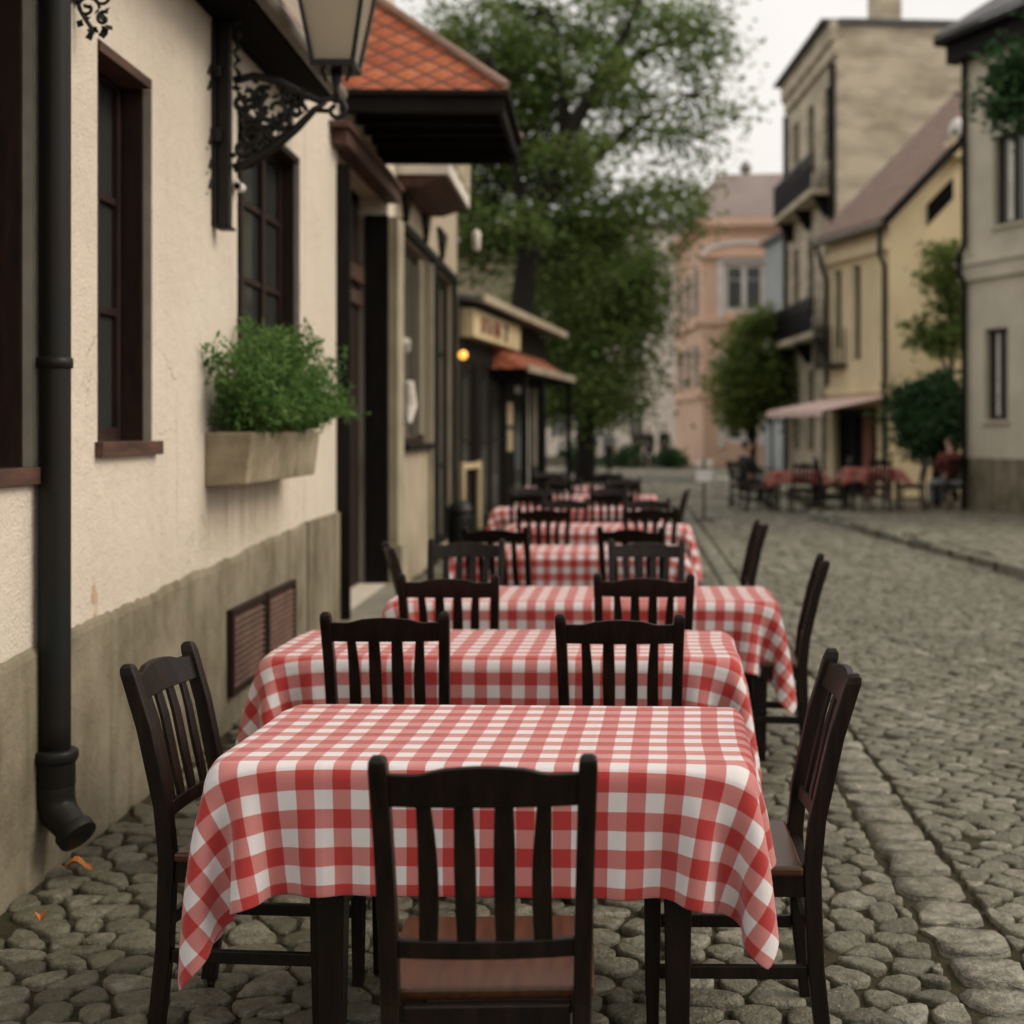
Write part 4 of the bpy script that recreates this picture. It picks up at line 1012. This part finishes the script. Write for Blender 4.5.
gb.build('gable_wall', M['oldgrey'], h7)
MB().box(.001, .22, -.1, L7+.1, 12.5, 13.05).box(.001, .12, -.05, L7+.05, 12.1, 12.499).build('cornice', M['oldgrey'], h7, .02)
MB().box(-7.1, -.05, L7-.05, L7+.12, 12.95, 13.12).box(-7.1, .45, -.3, L7-.051, 13.051, 13.14).build('coping', M['slate'], h7, .01)
MB().box(-1.9, -1.1, L7-1, L7-.2, 13.1, 14.2).build('chimney', M['oldgrey'], h7, .02)
MB().box(-.05, .004, L7+.001, L7+.01, 11.2, 11.21).build('stain', M['oldgrey'], h7); bpy.data.objects.remove(bpy.data.objects['stain'])
for z, uu in ((8.3, (0.6, 6.9)), (4.2, (.6, 7.0))):
    b = MB(); a, c = uu; b.box(.002, .62, a, c, z, z+.18); bo_ = b.build('balcony', M['oldgrey'], h7, .01)
    b = MB()
    for k in range(int((c-a)/.2)): b.box(.57, .60, a+.05+k*.2, a+.08+k*.2, z+.181, z+1.15)
    for k in range(3):
        for u in (a+.03, c-.06): b.box(.1+k*.18, .13+k*.18, u, u+.03, z+.181, z+1.15)
    b.box(.55, .62, a, c, z+1.151, z+1.21); b.box(.565, .5695, a+.1, c-.1, z+.25, z+.9)
    b.build('railing', M['iron'], bo_)
    b = MB()
    for u in (a+.3, (a+c)/2, c-.4): b.hexa([(.002, u, z-.6), (.15, u, z-.6), (.15, u+.2, z-.6), (.002, u+.2, z-.6)], [(.002, u, z-.002), (.5, u, z-.002), (.5, u+.2, z-.002), (.002, u+.2, z-.002)])
    b.E('corbel', M['darkwall'], bo_)
MB().tube([(.12, L7-.15, 11.9), (.12, L7-.15, 0)], .08, 8).tube([(.12, .2, 12), (.12, .2, 0)], .08, 8).E('drainpipe', M['darkwall'], h7)

# blue slip of a house, pink house, pale houses at the end of the street
h8, L8 = frame('blue_house', (5.5, 58), (5.9, 55), 'narrow pale blue house between the pink house and the tall grey one', 'house')
wall(MB(), 0, L8, 0, 9.0, 3, [(.8, 1.5, 5, 6.6)]).build('wall', M['blue'], h8); window(h8, .8, 1.5, 5, 6.6, .1, gm='glassg', fw=.08)
MB().box(-3.1, .2, -.1, L8+.1, 9.001, 9.2).build('roof', M['slate'], h8)
# pink house: front faces the camera, frame runs toward -X so that outward is -Y
Pa, Pb = (3.08, 60.0), (11.0, 59.2)
h9, L9 = frame('pink_house', Pb, Pa, 'pink house with a pedimented white window at the end of the street', 'house')
h9.rotation_euler[2] = math.atan2(-(Pa[0]-Pb[0]), Pa[1]-Pb[1])
def flip(u): return L9-u
# outward check: local x must point to -Y
sgn = 1
ops = [(flip(2.6), flip(.85), 6.5, 8.6), (flip(2.5), flip(.9), 1.0, 4.6), (flip(5.6), flip(3.9), 6.5, 8.6)]
lx_ = Vector((math.cos(h9.rotation_euler[2]), math.sin(h9.rotation_euler[2])))
if lx_.y > 0:                                   # wrong side: walk the other way
    h9.location = (Pa[0], Pa[1], 0); h9.rotation_euler[2] = math.atan2(-(Pb[0]-Pa[0]), Pb[1]-Pa[1]); flip = lambda u: u
    ops = [(.85, 2.6, 6.5, 8.6), (.9, 2.5, 1.0, 4.6), (3.9, 5.6, 6.5, 8.6)]
wall(MB(), 0, L9, 0, 10.4, .4, ops).build('wall', M['pink'], h9)
for w in ops:
    ww = window(h9, *w, .1, fm='boardwhite', gm='glassg', cols=2, bars=(w[3]-.7,), fw=.2)
    c = (w[0]+w[1])/2; hw = (w[1]-w[0])/2
    MB().box(.001, .10, w[0]-.22, w[0]-.001, w[2]-.2, w[3]+.2).box(.001, .10, w[1]+.001, w[1]+.22, w[2]-.2, w[3]+.2).box(.001, .099, w[0], w[1], w[3]+.001, w[3]+.2).build('surround', M['boardwhite'], ww)
    if w is not ops[0]: continue
    n = 13; arc = [(c+(hw+.85)*math.cos(t), w[3]+.24+.58*math.sin(t)) for t in np.linspace(0, math.pi, n)]
    pd = MB(); pd.loft([[(.001, a, z), (.12, a, z), (.12, a, w[3]+.215), (.001, a, w[3]+.215)] for a, z in arc])
    pdo = pd.build('pediment', M['pink'], ww)
    MB().tube([(.14, a, z) for a, z in arc], .10, 6).build('pediment_arch', M['boardwhite'], pdo)
    MB().box(.001, .24, c-hw-1.0, c+hw+1.0, w[3]+.205, w[3]+.32).build('pediment_ledge', M['pink'], pdo)
ends = -1 if lx_.y > 0 else 1
e_u = 0 if lx_.y > 0 else L9
# flank receding along the street
sd = MB()
hw_ = Vector((2.2, 69.0)); inv = h9.matrix_basis.inverted()
fl = inv @ Vector((2.2, 69.0, 0)); bk = inv @ Vector((10.2, 69.0, 0))
sd.quad((0, e_u, 0), (fl.x, fl.y, 0), (fl.x, fl.y, 10.4), (0, e_u, 10.4)); sd.quad((fl.x, fl.y, 0), (bk.x, bk.y, 0), (bk.x, bk.y, 10.4), (fl.x, fl.y, 10.4))
sd.build('flank_wall', M['pink'], h9)
fw_ = MB(); dirf = Vector((fl.x, fl.y-e_u, 0)); nf = Vector((-dirf.y, dirf.x, 0)).normalized(); 
if (h9.matrix_basis.to_3x3() @ nf).x > 0: nf = -nf
cs = MB()
for z0, z1, pr2 in ((10.1, 10.45, .45), (9.9, 10.099, .2), (6.0, 6.25, .15), (2.9, 3.1, .12)):
    cs.box(.001, pr2, -.1, L9+.1, z0, z1)
    a = Vector((0, e_u, 0)); b = Vector((fl.x, fl.y, 0))
    q = [a, b, b+nf*pr2, a+nf*pr2]
    cs.hexa([(v.x, v.y, z0) for v in q], [(v.x, v.y, z1) for v in q])
cs.build('cornice', M['pink'], h9)
for f0 in (.15, .42, .7):
    fwm = MB()
    for z0, z1 in ((6.5, 8.5), (3.4, 5.2)):
        a = dirf*f0+Vector((0, e_u, 0)); b = dirf*(f0+.13)+Vector((0, e_u, 0)); q = [a, b, b+nf*.04, a+nf*.04]
        fwm.hexa([(v.x, v.y, z0) for v in q], [(v.x, v.y, z1) for v in q])
    fwm.E('window', M['glassg'], h9)
rp = MB(); a = [Vector((.45, -.2, 10.46)), Vector((.45, L9+.2, 10.46)), Vector((fl.x, fl.y, 10.46))+nf*.4, Vector((bk.x, bk.y, 10.46))]
if e_u == 0: a = [Vector((.45, L9+.2, 10.46)), Vector((.45, -.2, 10.46)), Vector((fl.x, fl.y, 10.46))+nf*.4, Vector((bk.x, bk.y, 10.46))]
ctr = (a[0]+a[1]+a[2]+a[3])/4; tp = [ctr.lerp(v, .74)+Vector((0, 0, 2.0)) for v in a]
rp.hexa(a, tp); rp.build('roof', M['pinkroof'], h9)
v = inv @ Vector((5.0, 61.5, 0)); MB().lathe([(.12, 12.2), (.10, 12.6), (.22, 12.7), (.28, 12.9), (.05, 13.2)], (v.x, v.y), 10).build('finial', M['metal'], h9)
h10, L10 = frame('pale_house', (-8, 86), (2.75, 84), 'pale plastered house closing the far end of the street', 'house')
if math.sin(h10.rotation_euler[2]) > 0:
    h10.location = (2.75, 84, 0); h10.rotation_euler[2] = math.atan2(-(-8-2.75), 86-84)
lxx = Vector((math.cos(h10.rotation_euler[2]), math.sin(h10.rotation_euler[2])))
s_ = -1 if lxx.y > 0 else 1
ops = [(u, u+1.0, z, z+1.9) for u in (.8, 3.2, 5.6, 8.0) for z in (1.0, 5.0, 9.0)]
if s_ == 1: wall(MB(), 0, L10, 0, 13.5, 5, ops).build('wall', M['pale'], h10)
else: MB().box(0, 5, 0, L10, 0, 13.5).build('wall', M['pale'], h10)
if s_ == 1:
    for w in ops: window(h10, *w, .1, fm='white', gm='glassg', fw=.1)
MB().box(-5.2, .4, -.2, L10+.2, 13.501, 13.9).build('roof', M['pinkroof'], h10)
h11, L11 = frame('whitewashed_house', (-7.5, 47), (-3.2, 47.01), 'whitewashed house glimpsed behind the big street tree', 'house')
if math.sin(h11.rotation_euler[2]) > 0:
    h11.location = (-3.2, 47, 0); h11.rotation_euler[2] = math.atan2(4.3, .01)
lxx = Vector((math.cos(h11.rotation_euler[2]), math.sin(h11.rotation_euler[2])))
MB().box(-4 if lxx.y < 0 else 0, 0 if lxx.y < 0 else 4, 0, L11, 0, 7.5).build('wall', M['beige'], h11)
MB().box(-4.2, .3, -.2, L11+.2, 7.501, 7.75).build('roof', M['pinkroof'], h11)

# ------------------------------------------------------------------ trees
def tree(name, label, trunk, rads, limbs, blobs, leafsize, m, cl_leaves=60, cl_r=.45, group='trees along the street', lw=.55):
    base = Vector(trunk[0]); t = empty(name, base, 0, label, 'tree', group)
    tr = MB(base); tr.tube(trunk, rads, 10)
    for pts, r in limbs: tr.tube(pts, r, 7)
    P, D = [], []
    for (c, rad, ncl) in blobs:
        c = np.array(c); rad = np.array(rad)
        for k in range(ncl):
            v_ = rng.normal(size=3); v_ /= np.linalg.norm(v_); q = c+v_*rad*rng.uniform(.25, 1.0)**.6
            # a twig from the nearest trunk or limb point to the clump
            if k % 3 == 0:
                cand = [Vector(x) for x in trunk[1:]]+[Vector(x) for pts, _ in limbs for x in pts]
                nr = min(cand, key=lambda a: (a-Vector(q)).length)
                if (nr-Vector(q)).length < 6: 
                    md = nr.lerp(Vector(q), .55)+Vector((rng.normal(0, .15), rng.normal(0, .15), rng.normal(0, .12)))
                    tr.tube([nr, md, q], [.04, .025, .008], 5)
            n = int(cl_leaves*rng.uniform(.6, 1.4)); s = cl_r*rng.uniform(.6, 1.3)
            off = rng.normal(size=(n, 3))*np.array([s, s, s*.55])
            P.append(q+off); D.append(rng.normal(size=(n, 3))*np.array([1, 1, .6])+off*.6+np.array([0, 0, -.35]))
    tr.build('trunk', M['bark'], t, 0, True)
    P = np.concatenate(P)-np.array(base); D = np.concatenate(D)
    leaf_mesh('crown', P, D, leafsize, m, t, lw)
    return t
def pts(lst, d): return [tuple(at(x, y, d+dd)) for x, y, dd in lst]
dT = 33.5
B = lambda x, y, rx, ry, n, d=dT+1.3, dep=1.5: (tuple(at(x, y, d)), (rx/F*d, dep, ry/F*d), n)
tree('street_tree', 'big leaning street tree rising behind the restaurant, sky showing through its crown',
     [((512-VX)/F*dT, dT, 0)]+pts([(515, 420, 0), (519, 340, 0), (526, 270, 0), (541, 205, 0), (566, 140, 0), (598, 82, 0), (628, 28, 0), (652, -30, 0)], dT),
     [.36, .33, .30, .26, .21, .17, .13, .09, .05],
     [(pts([(530, 255, 0), (520, 190, -.4), (508, 130, -.8), (492, 60, -1)], dT), [.15, .11, .08, .04]),
      (pts([(541, 205, 0), (590, 165, .6), (640, 120, .9), (690, 95, 1.1)], dT), [.13, .09, .06, .03]),
      (pts([(566, 140, 0), (560, 80, .4), (548, 10, .6)], dT), [.16, .11, .05]),
      (pts([(528, 262, 0), (580, 250, 1), (630, 225, 1.5)], dT), [.15, .09, .04]),
      (pts([(598, 82, 0), (650, 50, .5), (700, 30, .9)], dT), [.12, .08, .04])],
     [B(500, 40, 78, 62, 56), B(482, 150, 62, 80, 66), B(560, 60, 70, 70, 34), B(545, 160, 75, 55, 34), B(640, 40, 70, 55, 26), B(690, 30, 48, 45, 15), B(640, 120, 60, 40, 20),
      B(700, 105, 32, 36, 7), B(690, 165, 34, 30, 8), B(600, 210, 70, 40, 34), B(670, 215, 35, 28, 9), B(478, 235, 46, 45, 36), B(570, 255, 50, 45, 34), B(530, 110, 60, 60, 18), B(575, 150, 34, 26, 7, dT-1.0, .5), B(530, 225, 30, 24, 6, dT-1.0, .4), B(612, 70, 30, 24, 6, dT-1.0, .5), B(720, 70, 22, 30, 4)],
     .165, M['leaf'], 84, .38)
dT2 = 41
tree('street_tree', 'rounded green tree with a low drooping crown just past the restaurant',
     [((585-VX)/F*dT2, dT2, 0)]+pts([(586, 430, 0), (590, 360, 0), (600, 290, 0), (606, 230, 0)], dT2), [.32, .28, .22, .15, .06],
     [(pts([(590, 360, 0), (620, 320, -.5), (645, 290, -.8)], dT2), [.14, .09, .04]), (pts([(588, 390, 0), (560, 340, -.5), (555, 300, -.6)], dT2), [.13, .08, .04])],
     [B(600, 270, 62, 60, 50, dT2, 2.4), B(605, 345, 60, 55, 52, dT2, 2.4), B(572, 385, 34, 40, 28, dT2, 1.8), B(555, 300, 42, 70, 38, dT2, 2.2), B(630, 300, 32, 50, 34, dT2, 1.5), B(600, 400, 38, 22, 24, dT2, 1.4), B(540, 380, 25, 50, 30, dT2, 1.5)],
     .18, M['leaf'], 92, .52)
dT3 = 47
tree('street_tree', 'small bushy yellow-green tree in front of the pink house',
     [(at(752, 430, dT3).x, dT3, 0)]+pts([(752, 440, 0), (752, 390, 0), (754, 340, 0)], dT3), [.16, .14, .10, .04], [],
     [B(750, 385, 34, 40, 50, dT3, 1.3), B(757, 340, 25, 30, 26, dT3, 1.1), B(735, 400, 22, 26, 18, dT3, 1), B(770, 370, 17, 36, 20, dT3, 1)], .24, M['leafwarm'], 55, .34)
dT4 = 27.3
tree('street_tree', 'dark round clipped tree between the yellow and grey houses',
     [(at(937, 430, dT4).x, dT4, .1)]+pts([(937, 470, 0), (935, 440, 0), (934, 400, 0)], dT4), [.11, .10, .09, .04], [],
     [B(928, 418, 30, 38, 62, dT4, .8), B(942, 405, 20, 32, 30, dT4, .6), B(915, 405, 16, 26, 20, dT4, .5), B(932, 445, 22, 16, 16, dT4, .5)], .13, M['leafdark'], 70, .17)
dT5 = 28.6
tree('slender_tree', 'loose leafy young tree against the yellow gable wall',
     [(at(955, 430, dT5).x, dT5, .1)]+pts([(955, 470, 0), (952, 380, 0), (950, 300, 0), (948, 250, 0)], dT5), [.08, .07, .05, .04, .02],
     [(pts([(952, 380, 0), (935, 345, 0), (925, 330, 0)], dT5), [.04, .03, .01])],
     [B(945, 270, 22, 30, 18, dT5, .6), B(938, 335, 26, 22, 20, dT5, .5), B(955, 310, 16, 45, 18, dT5, .5)], .15, M['leaf'], 46, .20)
dT6 = 21
tree('street_tree', 'tree at the right edge whose leafy branch overhangs the grey corner house',
     [(at(1105, 430, dT6).x, dT6, .1)]+pts([(1105, 300, 0), (1098, 180, 0), (1085, 60, 0), (1070, -40, 0)], dT6), [.2, .17, .14, .1, .05],
     [(pts([(1098, 160, 0), (1050, 120, 0), (1010, 95, 0)], dT6), [.08, .05, .02])],
     [B(1005, 95, 20, 20, 9, dT6, .4), B(1020, 60, 30, 24, 14, dT6, .5), B(1022, 110, 20, 22, 10, dT6, .5), B(1080, 60, 50, 70, 40, dT6, 1), B(1100, -20, 70, 60, 40, dT6, 1)], .15, M['leafdark'], 50, .20)

for x_, d_, hh, wd, lab in ((-2.0, 51, .9, .75, 'low dark shrub at the far end of the street, nearest the leaning tree'), (-.35, 57, .8, .8, 'low dark shrub in front of the pale far house, middle one of three'),
                           (1.55, 56, .85, .6, 'low dark shrub at the foot of the pink house flank')):
    tree('shrub', lab, [(x_, d_, 0), (x_, d_, .3), (x_, d_, .6)], [.06, .05, .02], [], [((x_, d_, hh*.55), (wd, .6, hh*.5), 22)], .17, M['leafdark'], 45, .2, 'shrubs at the end of the street')
# ------------------------------------------------------------------ people
def skinfig(name, m, parent, verts, edges, rad, sub=1):
    me = bpy.data.meshes.new(name); me.from_pydata(verts, edges, []); me.materials.append(m)
    o = bpy.data.objects.new(name, me); COL.objects.link(o); o.parent = parent
    sk = o.modifiers.new('skin', 'SKIN'); sk.use_smooth_shade = True
    for i, r in enumerate(rad): me.skin_vertices[0].data[i].radius = (r, r) if not isinstance(r, tuple) else r
    me.skin_vertices[0].data[0].use_root = True
    s = o.modifiers.new('sub', 'SUBSURF'); s.levels = s.render_levels = sub
    return o
def person(loc, rz, sit, top, bot, label, group, walk=0):
    p = empty('person', loc, rz, label, 'person', group)          # faces local +y
    hip = .50 if sit else .88
    sh = hip+.50
    J = {'pel': (0, 0, hip), 'wai': (0, .01, hip+.20), 'che': (0, .0, hip+.38), 'nek': (0, .0, hip+.55), 'hd0': (0, .01, hip+.62), 'hd1': (0, .025, hip+.70), 'hd2': (0, .01, hip+.80)}
    E = [('pel', 'wai'), ('wai', 'che'), ('che', 'nek'), ('nek', 'hd0'), ('hd0', 'hd1'), ('hd1', 'hd2')]
    Rr = {'pel': .125, 'wai': .115, 'che': .135, 'nek': .05, 'hd0': .06, 'hd1': .088, 'hd2': .07}
    J['nos'] = (0, .125, hip+.70); E.append(('hd1', 'nos')); Rr['nos'] = .014
    for s, k in ((-1, 'l'), (1, 'r')):
        J['sh'+k] = (s*.18, 0, sh-.03); 
        if sit: J['el'+k] = (s*.23, .10, hip+.22); J['wr'+k] = (s*.13, .30, hip+.20); J['hn'+k] = (s*.11, .38, hip+.19)
        else: J['el'+k] = (s*.23, -.03+s*walk*.3, hip+.20); J['wr'+k] = (s*.22, .06+s*walk*.5, hip-.04); J['hn'+k] = (s*.215, .08+s*walk*.5, hip-.11)
        if sit: J['kn'+k] = (s*.12, .44, hip-.02); J['an'+k] = (s*.12, .42, .09); J['to'+k] = (s*.13, .58, .04)
        else: J['kn'+k] = (s*.10, .06-s*walk*.6, .47); J['an'+k] = (s*.10, -.02-s*walk, .09); J['to'+k] = (s*.11, .13-s*walk, .04)
        J['hp'+k] = (s*.09, 0, hip-.03)
        E += [('che', 'sh'+k), ('sh'+k, 'el'+k), ('el'+k, 'wr'+k), ('wr'+k, 'hn'+k), ('pel', 'hp'+k), ('hp'+k, 'kn'+k), ('kn'+k, 'an'+k), ('an'+k, 'to'+k)]
        Rr.update({'sh'+k: .06, 'el'+k: .043, 'wr'+k: .028, 'hn'+k: .033, 'hp'+k: .095, 'kn'+k: .062, 'an'+k: .042, 'to'+k: .035})
        h = Vector(J['hn'+k]); w = Vector(J['wr'+k]); dv = (h-w).normalized(); sd = Vector((1, 0, 0)) if abs(dv.x) < .7 else Vector((0, 1, 0))
        for i, (off, ln) in enumerate(((-.027, .06), (-.009, .072), (.009, .068), (.027, .052))):
            J[f'f{i}{k}'] = tuple(h+sd*off+dv*ln*.6); J[f'g{i}{k}'] = tuple(h+sd*off+dv*ln+Vector((0, .012, -.014))); E += [('hn'+k, f'f{i}{k}'), (f'f{i}{k}', f'g{i}{k}')]; Rr[f'f{i}{k}'] = Rr[f'g{i}{k}'] = .009
        J['th'+k] = tuple(h.lerp(w, .4)-sd*s*.045+dv*.03); E.append(('hn'+k, 'th'+k)); Rr['th'+k] = .011
    names = list(J); ix = {n: i for i, n in enumerate(names)}
    skinfig('body', M['skin'], p, [J[n] for n in names], [(ix[a], ix[b]) for a, b in E], [Rr[n] for n in names])
    def sub_(ns, extra, m, name):
        ii = {n: i for i, n in enumerate(ns)}
        skinfig(name, m, p, [J[n] for n in ns], [(ii[a], ii[b]) for a, b in E if a in ii and b in ii], [(Rr[n]+extra)*(1.0) for n in ns])
    J['nk2'] = (0, 0, hip+.50); E.append(('che', 'nk2')); Rr['nk2'] = .07
    sub_(['pel', 'wai', 'che', 'nk2', 'shl', 'ell', 'wrl', 'shr', 'elr', 'wrr'], .022, M[top], 'jacket')
    sub_(['pel', 'hpl', 'knl', 'anl', 'hpr', 'knr', 'anr'], .016, M[bot], 'trousers')
    for k in 'lr': sub_(['an'+k, 'to'+k], .010, M['hair'], 'shoe')
    J['hr1'] = (0, -.03, hip+.80); J['hr2'] = (0, -.06, hip+.68)
    skinfig('hair', M['hair'], p, [(0, -.01, hip+.82), (0, -.055, hip+.76), (0, -.06, hip+.66)], [(0, 1), (1, 2)], [.078, .075, .05])
    return p
ZP = .113
person((2.30, 28.0, ZF), R(-60), True, 'darkcoat', 'darkcoat', 'person in dark clothes sitting outside the cafe at the street edge', None)
cgrp = 'cafe chairs on the right pavement'
chair(2.26, 27.96, 30, 'chair under the person in dark clothes at the street edge', cgrp)
person((5.76, 25.6, ZP), R(20), True, 'redtop', 'paleblue', 'person in a dark red top seated beside the grey corner house, facing away', None)
chair(5.76, 25.6, 110, 'chair under the person in the dark red top', cgrp, ZP)
person((.72, 55, ZF), R(200), False, 'darkcoat', 'darkcoat', 'distant person in black walking toward the viewer along the middle of the street', None, .12)
person((.30, 58, ZF), R(20), False, 'greycoat', 'darkcoat', 'distant person in a brown coat walking away near the low tree', None, .12)
person((1.50, 62, ZF), R(10), False, 'darkcoat', 'greycoat', 'distant person in a dark coat walking away beside the pink house wall', None, .1)
person((-1.35, 48, ZF), R(170), False, 'bluecoat', 'greycoat', 'distant person in a blue coat standing beneath the drooping tree', None, .05)
person((-.75, 52, ZF), R(150), False, 'paleblue', 'darkcoat', 'distant person in a pale grey top under the drooping tree', None, .1)

# cafe tables on the right
for i, (x, d, lab) in enumerate(((3.15, 24.9+1.9, 'left'), (4.35, 25.6, 'right'))):
    zz = ZF if not inside((x, d), PAVE) else ZP
    make_table(x, d, .95, .70, .05, f'{lab} of the two small cafe tables in front of the yellow house', 'cafe tables on the right pavement', zz)
    cloth(x, d, .95, .70, .05, .22, .045, 40+i, f'plain red cloth on the {lab} small cafe table in front of the yellow house', (), 'plain red cafe tablecloths', zz, 'redcloth', 110)
    chair(x-.72, d+.05, 0, f'dark cafe chair at the left end of the {lab} cafe table', cgrp, ZF if not inside((x-.72, d), PAVE) else ZP)
    chair(x+.70, d-.05, 180, f'dark cafe chair at the right end of the {lab} cafe table', cgrp, ZP)
    chair(x, d-.52, 95, f'dark cafe chair on the street side of the {lab} cafe table', cgrp, zz)

# menu stand, planter tub, pigeon, fallen leaves
m1 = at(704, 500, 24.0)
ms = empty('menu_stand', (m1.x, 24.0, ZF), 0, 'low menu stand with a white board standing past the row of tables', 'sign')
MB().tube([(0, 0, 0), (0, 0, 1.05)], .02, 8).box(-.16, .16, -.10, .10, 0, .03).build('post', M['iron'], ms)
MB().box(-.145, .145, -.035, -.015, .66, .86).build('board', M['boardwhite'], ms, .004)
MB().box(-.15, -.03, -.03, -.015, .92, 1.02).box(.03, .15, -.03, -.015, .92, 1.04).E('card', M['pale'], ms, .003)
w1 = at(724, 487, 38)
pb = empty('planter_tub', (w1.x, 38, ZF), 0, 'low white planter tub standing on the cobbles beyond the menu stand', 'planter')
MB().lathe([(.16, 0), (.22, .03), (.26, .24), (.28, .26), (.25, .27)], (0, 0), 16).build('tub', M['boardwhite'], pb, 0, True)
MB().lathe([(.24, .22), (.1, .25), (.02, .26)], (0, 0), 12).build('soil', M['soil'], pb)
g1 = at(732, 505, 28.0)
pg = empty('pigeon', (g1.x, 28.0, ZF), R(40), 'small dark pigeon standing on the cobbles near the cafe', 'pigeon')
skinfig('body', M['feather'], pg, [(0, 0, .11), (0, .055, .125), (0, .085, .165), (0, .10, .20), (0, .135, .20), (0, -.06, .10), (0, -.15, .085)], [(0, 1), (1, 2), (2, 3), (3, 4), (0, 5), (5, 6)], [(.055, .055), .05, .028, .026, .006, .042, (.03, .010)])
MB().tube([(-.02, .01, .07), (-.02, .02, 0)], .005, 5).tube([(.02, .01, .07), (.02, .02, 0)], .005, 5).E('leg', M['redtop'], pg)
def fallen(px, py, size, rz, label):
    d = HC*F/(py-VY); x = (px-VX)/F*d
    l = MB(); n = 7
    for s in (-1, 1):
        for i in range(n):
            t0, t1 = i/n, (i+1)/n
            w0, w1 = math.sin(math.pi*t0**.8)*.36*size, math.sin(math.pi*min(1, t1)**.8)*.36*size
            c0, c1 = .012*math.sin(t0*3), .012*math.sin(t1*3)
            l.quad((0, t0*size, c0), (s*w0, t0*size, c0+.018*math.sin(t0*5)), (s*w1, t1*size, c1+.018*math.sin(t1*5)), (0, t1*size, c1))
    l.tube([(0, 0, 0), (.004, -size*.35, .006)], .0012, 4)
    o = l.build('fallen_leaf', M['leafy']); o.location = (x, d, .045); o.rotation_euler = (0, 0, rz)
    so = o.modifiers.new('thick', 'SOLIDIFY'); so.thickness = .0006
    return tag(o, label, 'leaf', 'fallen leaves')
fallen(66, 880, .085, R(-75), 'curled orange leaf lying at the foot of the wall by the drainpipe')
fallen(40, 936, .05, R(20), 'small brown leaf on the round cobbles at the left edge')
fallen(742, 790, .05, R(120), 'small brown leaf on the cobbles right of the second table')

# ------------------------------------------------------------------ sky, sun, camera
w = bpy.data.worlds.new('World'); SC.world = w; w.use_nodes = True
nt = w.node_tree; nt.nodes.clear()
SUN_EL, SUN_AZ = R(40), R(94)          # azimuth from +Y toward +X
sky = N(nt, 'ShaderNodeTexSky', sky_type='NISHITA'); sky.sun_disc = False; sky.sun_elevation = SUN_EL; sky.sun_rotation = SUN_AZ
sky.dust_density = 5; sky.ozone_density = .6; sky.air_density = 1.6
hs = N(nt, 'ShaderNodeHueSaturation'); hs.inputs['Saturation'].default_value = .18; nt.links.new(sky.outputs[0], hs.inputs['Color'])
tint = mixc(nt, 1.0, hs.outputs[0], (1.0, .925, .88), 'MULTIPLY')
wtc = N(nt, 'ShaderNodeTexCoord')
cl = ramp(nt, noise(nt, wtc.outputs['Generated'], 3.2, 5, .55), [(.3, (8.2, 7.95, 7.55)), (.7, (10.2, 9.75, 9.2))])
tint = mixc(nt, .62, tint, cl)          # thin even cloud over the whole sky
bg = N(nt, 'ShaderNodeBackground'); bg.inputs[1].default_value = .13; nt.links.new(tint, bg.inputs[0])
wo = N(nt, 'ShaderNodeOutputWorld'); nt.links.new(bg.outputs[0], wo.inputs[0])
sl = bpy.data.lights.new('sun', 'SUN'); sl.energy = 1.5; sl.angle = R(28); sl.color = (1, .90, .76)
so = bpy.data.objects.new('sun', sl); COL.objects.link(so)
dv = Vector((math.sin(SUN_AZ)*math.cos(SUN_EL), math.cos(SUN_AZ)*math.cos(SUN_EL), math.sin(SUN_EL)))
so.rotation_euler = dv.to_track_quat('Z', 'Y').to_euler()

cd = bpy.data.cameras.new('camera'); cam = bpy.data.objects.new('camera', cd); COL.objects.link(cam)
cam.location = (0, 0, HC); cam.rotation_euler = (R(90), 0, 0)
cd.sensor_width = 36; cd.lens = 36*F/1024; cd.shift_x = -(VX-512)/1024; cd.shift_y = -(512-VY)/1024
cd.clip_start = .05; cd.clip_end = 600
cd.dof.use_dof = True; cd.dof.focus_distance = 3.6; cd.dof.aperture_fstop = 2.45
SC.camera = cam
SC.view_settings.view_transform = 'Standard'; SC.view_settings.look = 'None'; SC.view_settings.gamma = 1; SC.view_settings.exposure = .1
SC.render.engine = 'CYCLES'; SC.cycles.use_denoising = True; SC.cycles.max_bounces = 8
try: SC.cycles.denoiser = 'OPENIMAGEDENOISE'
except Exception: pass
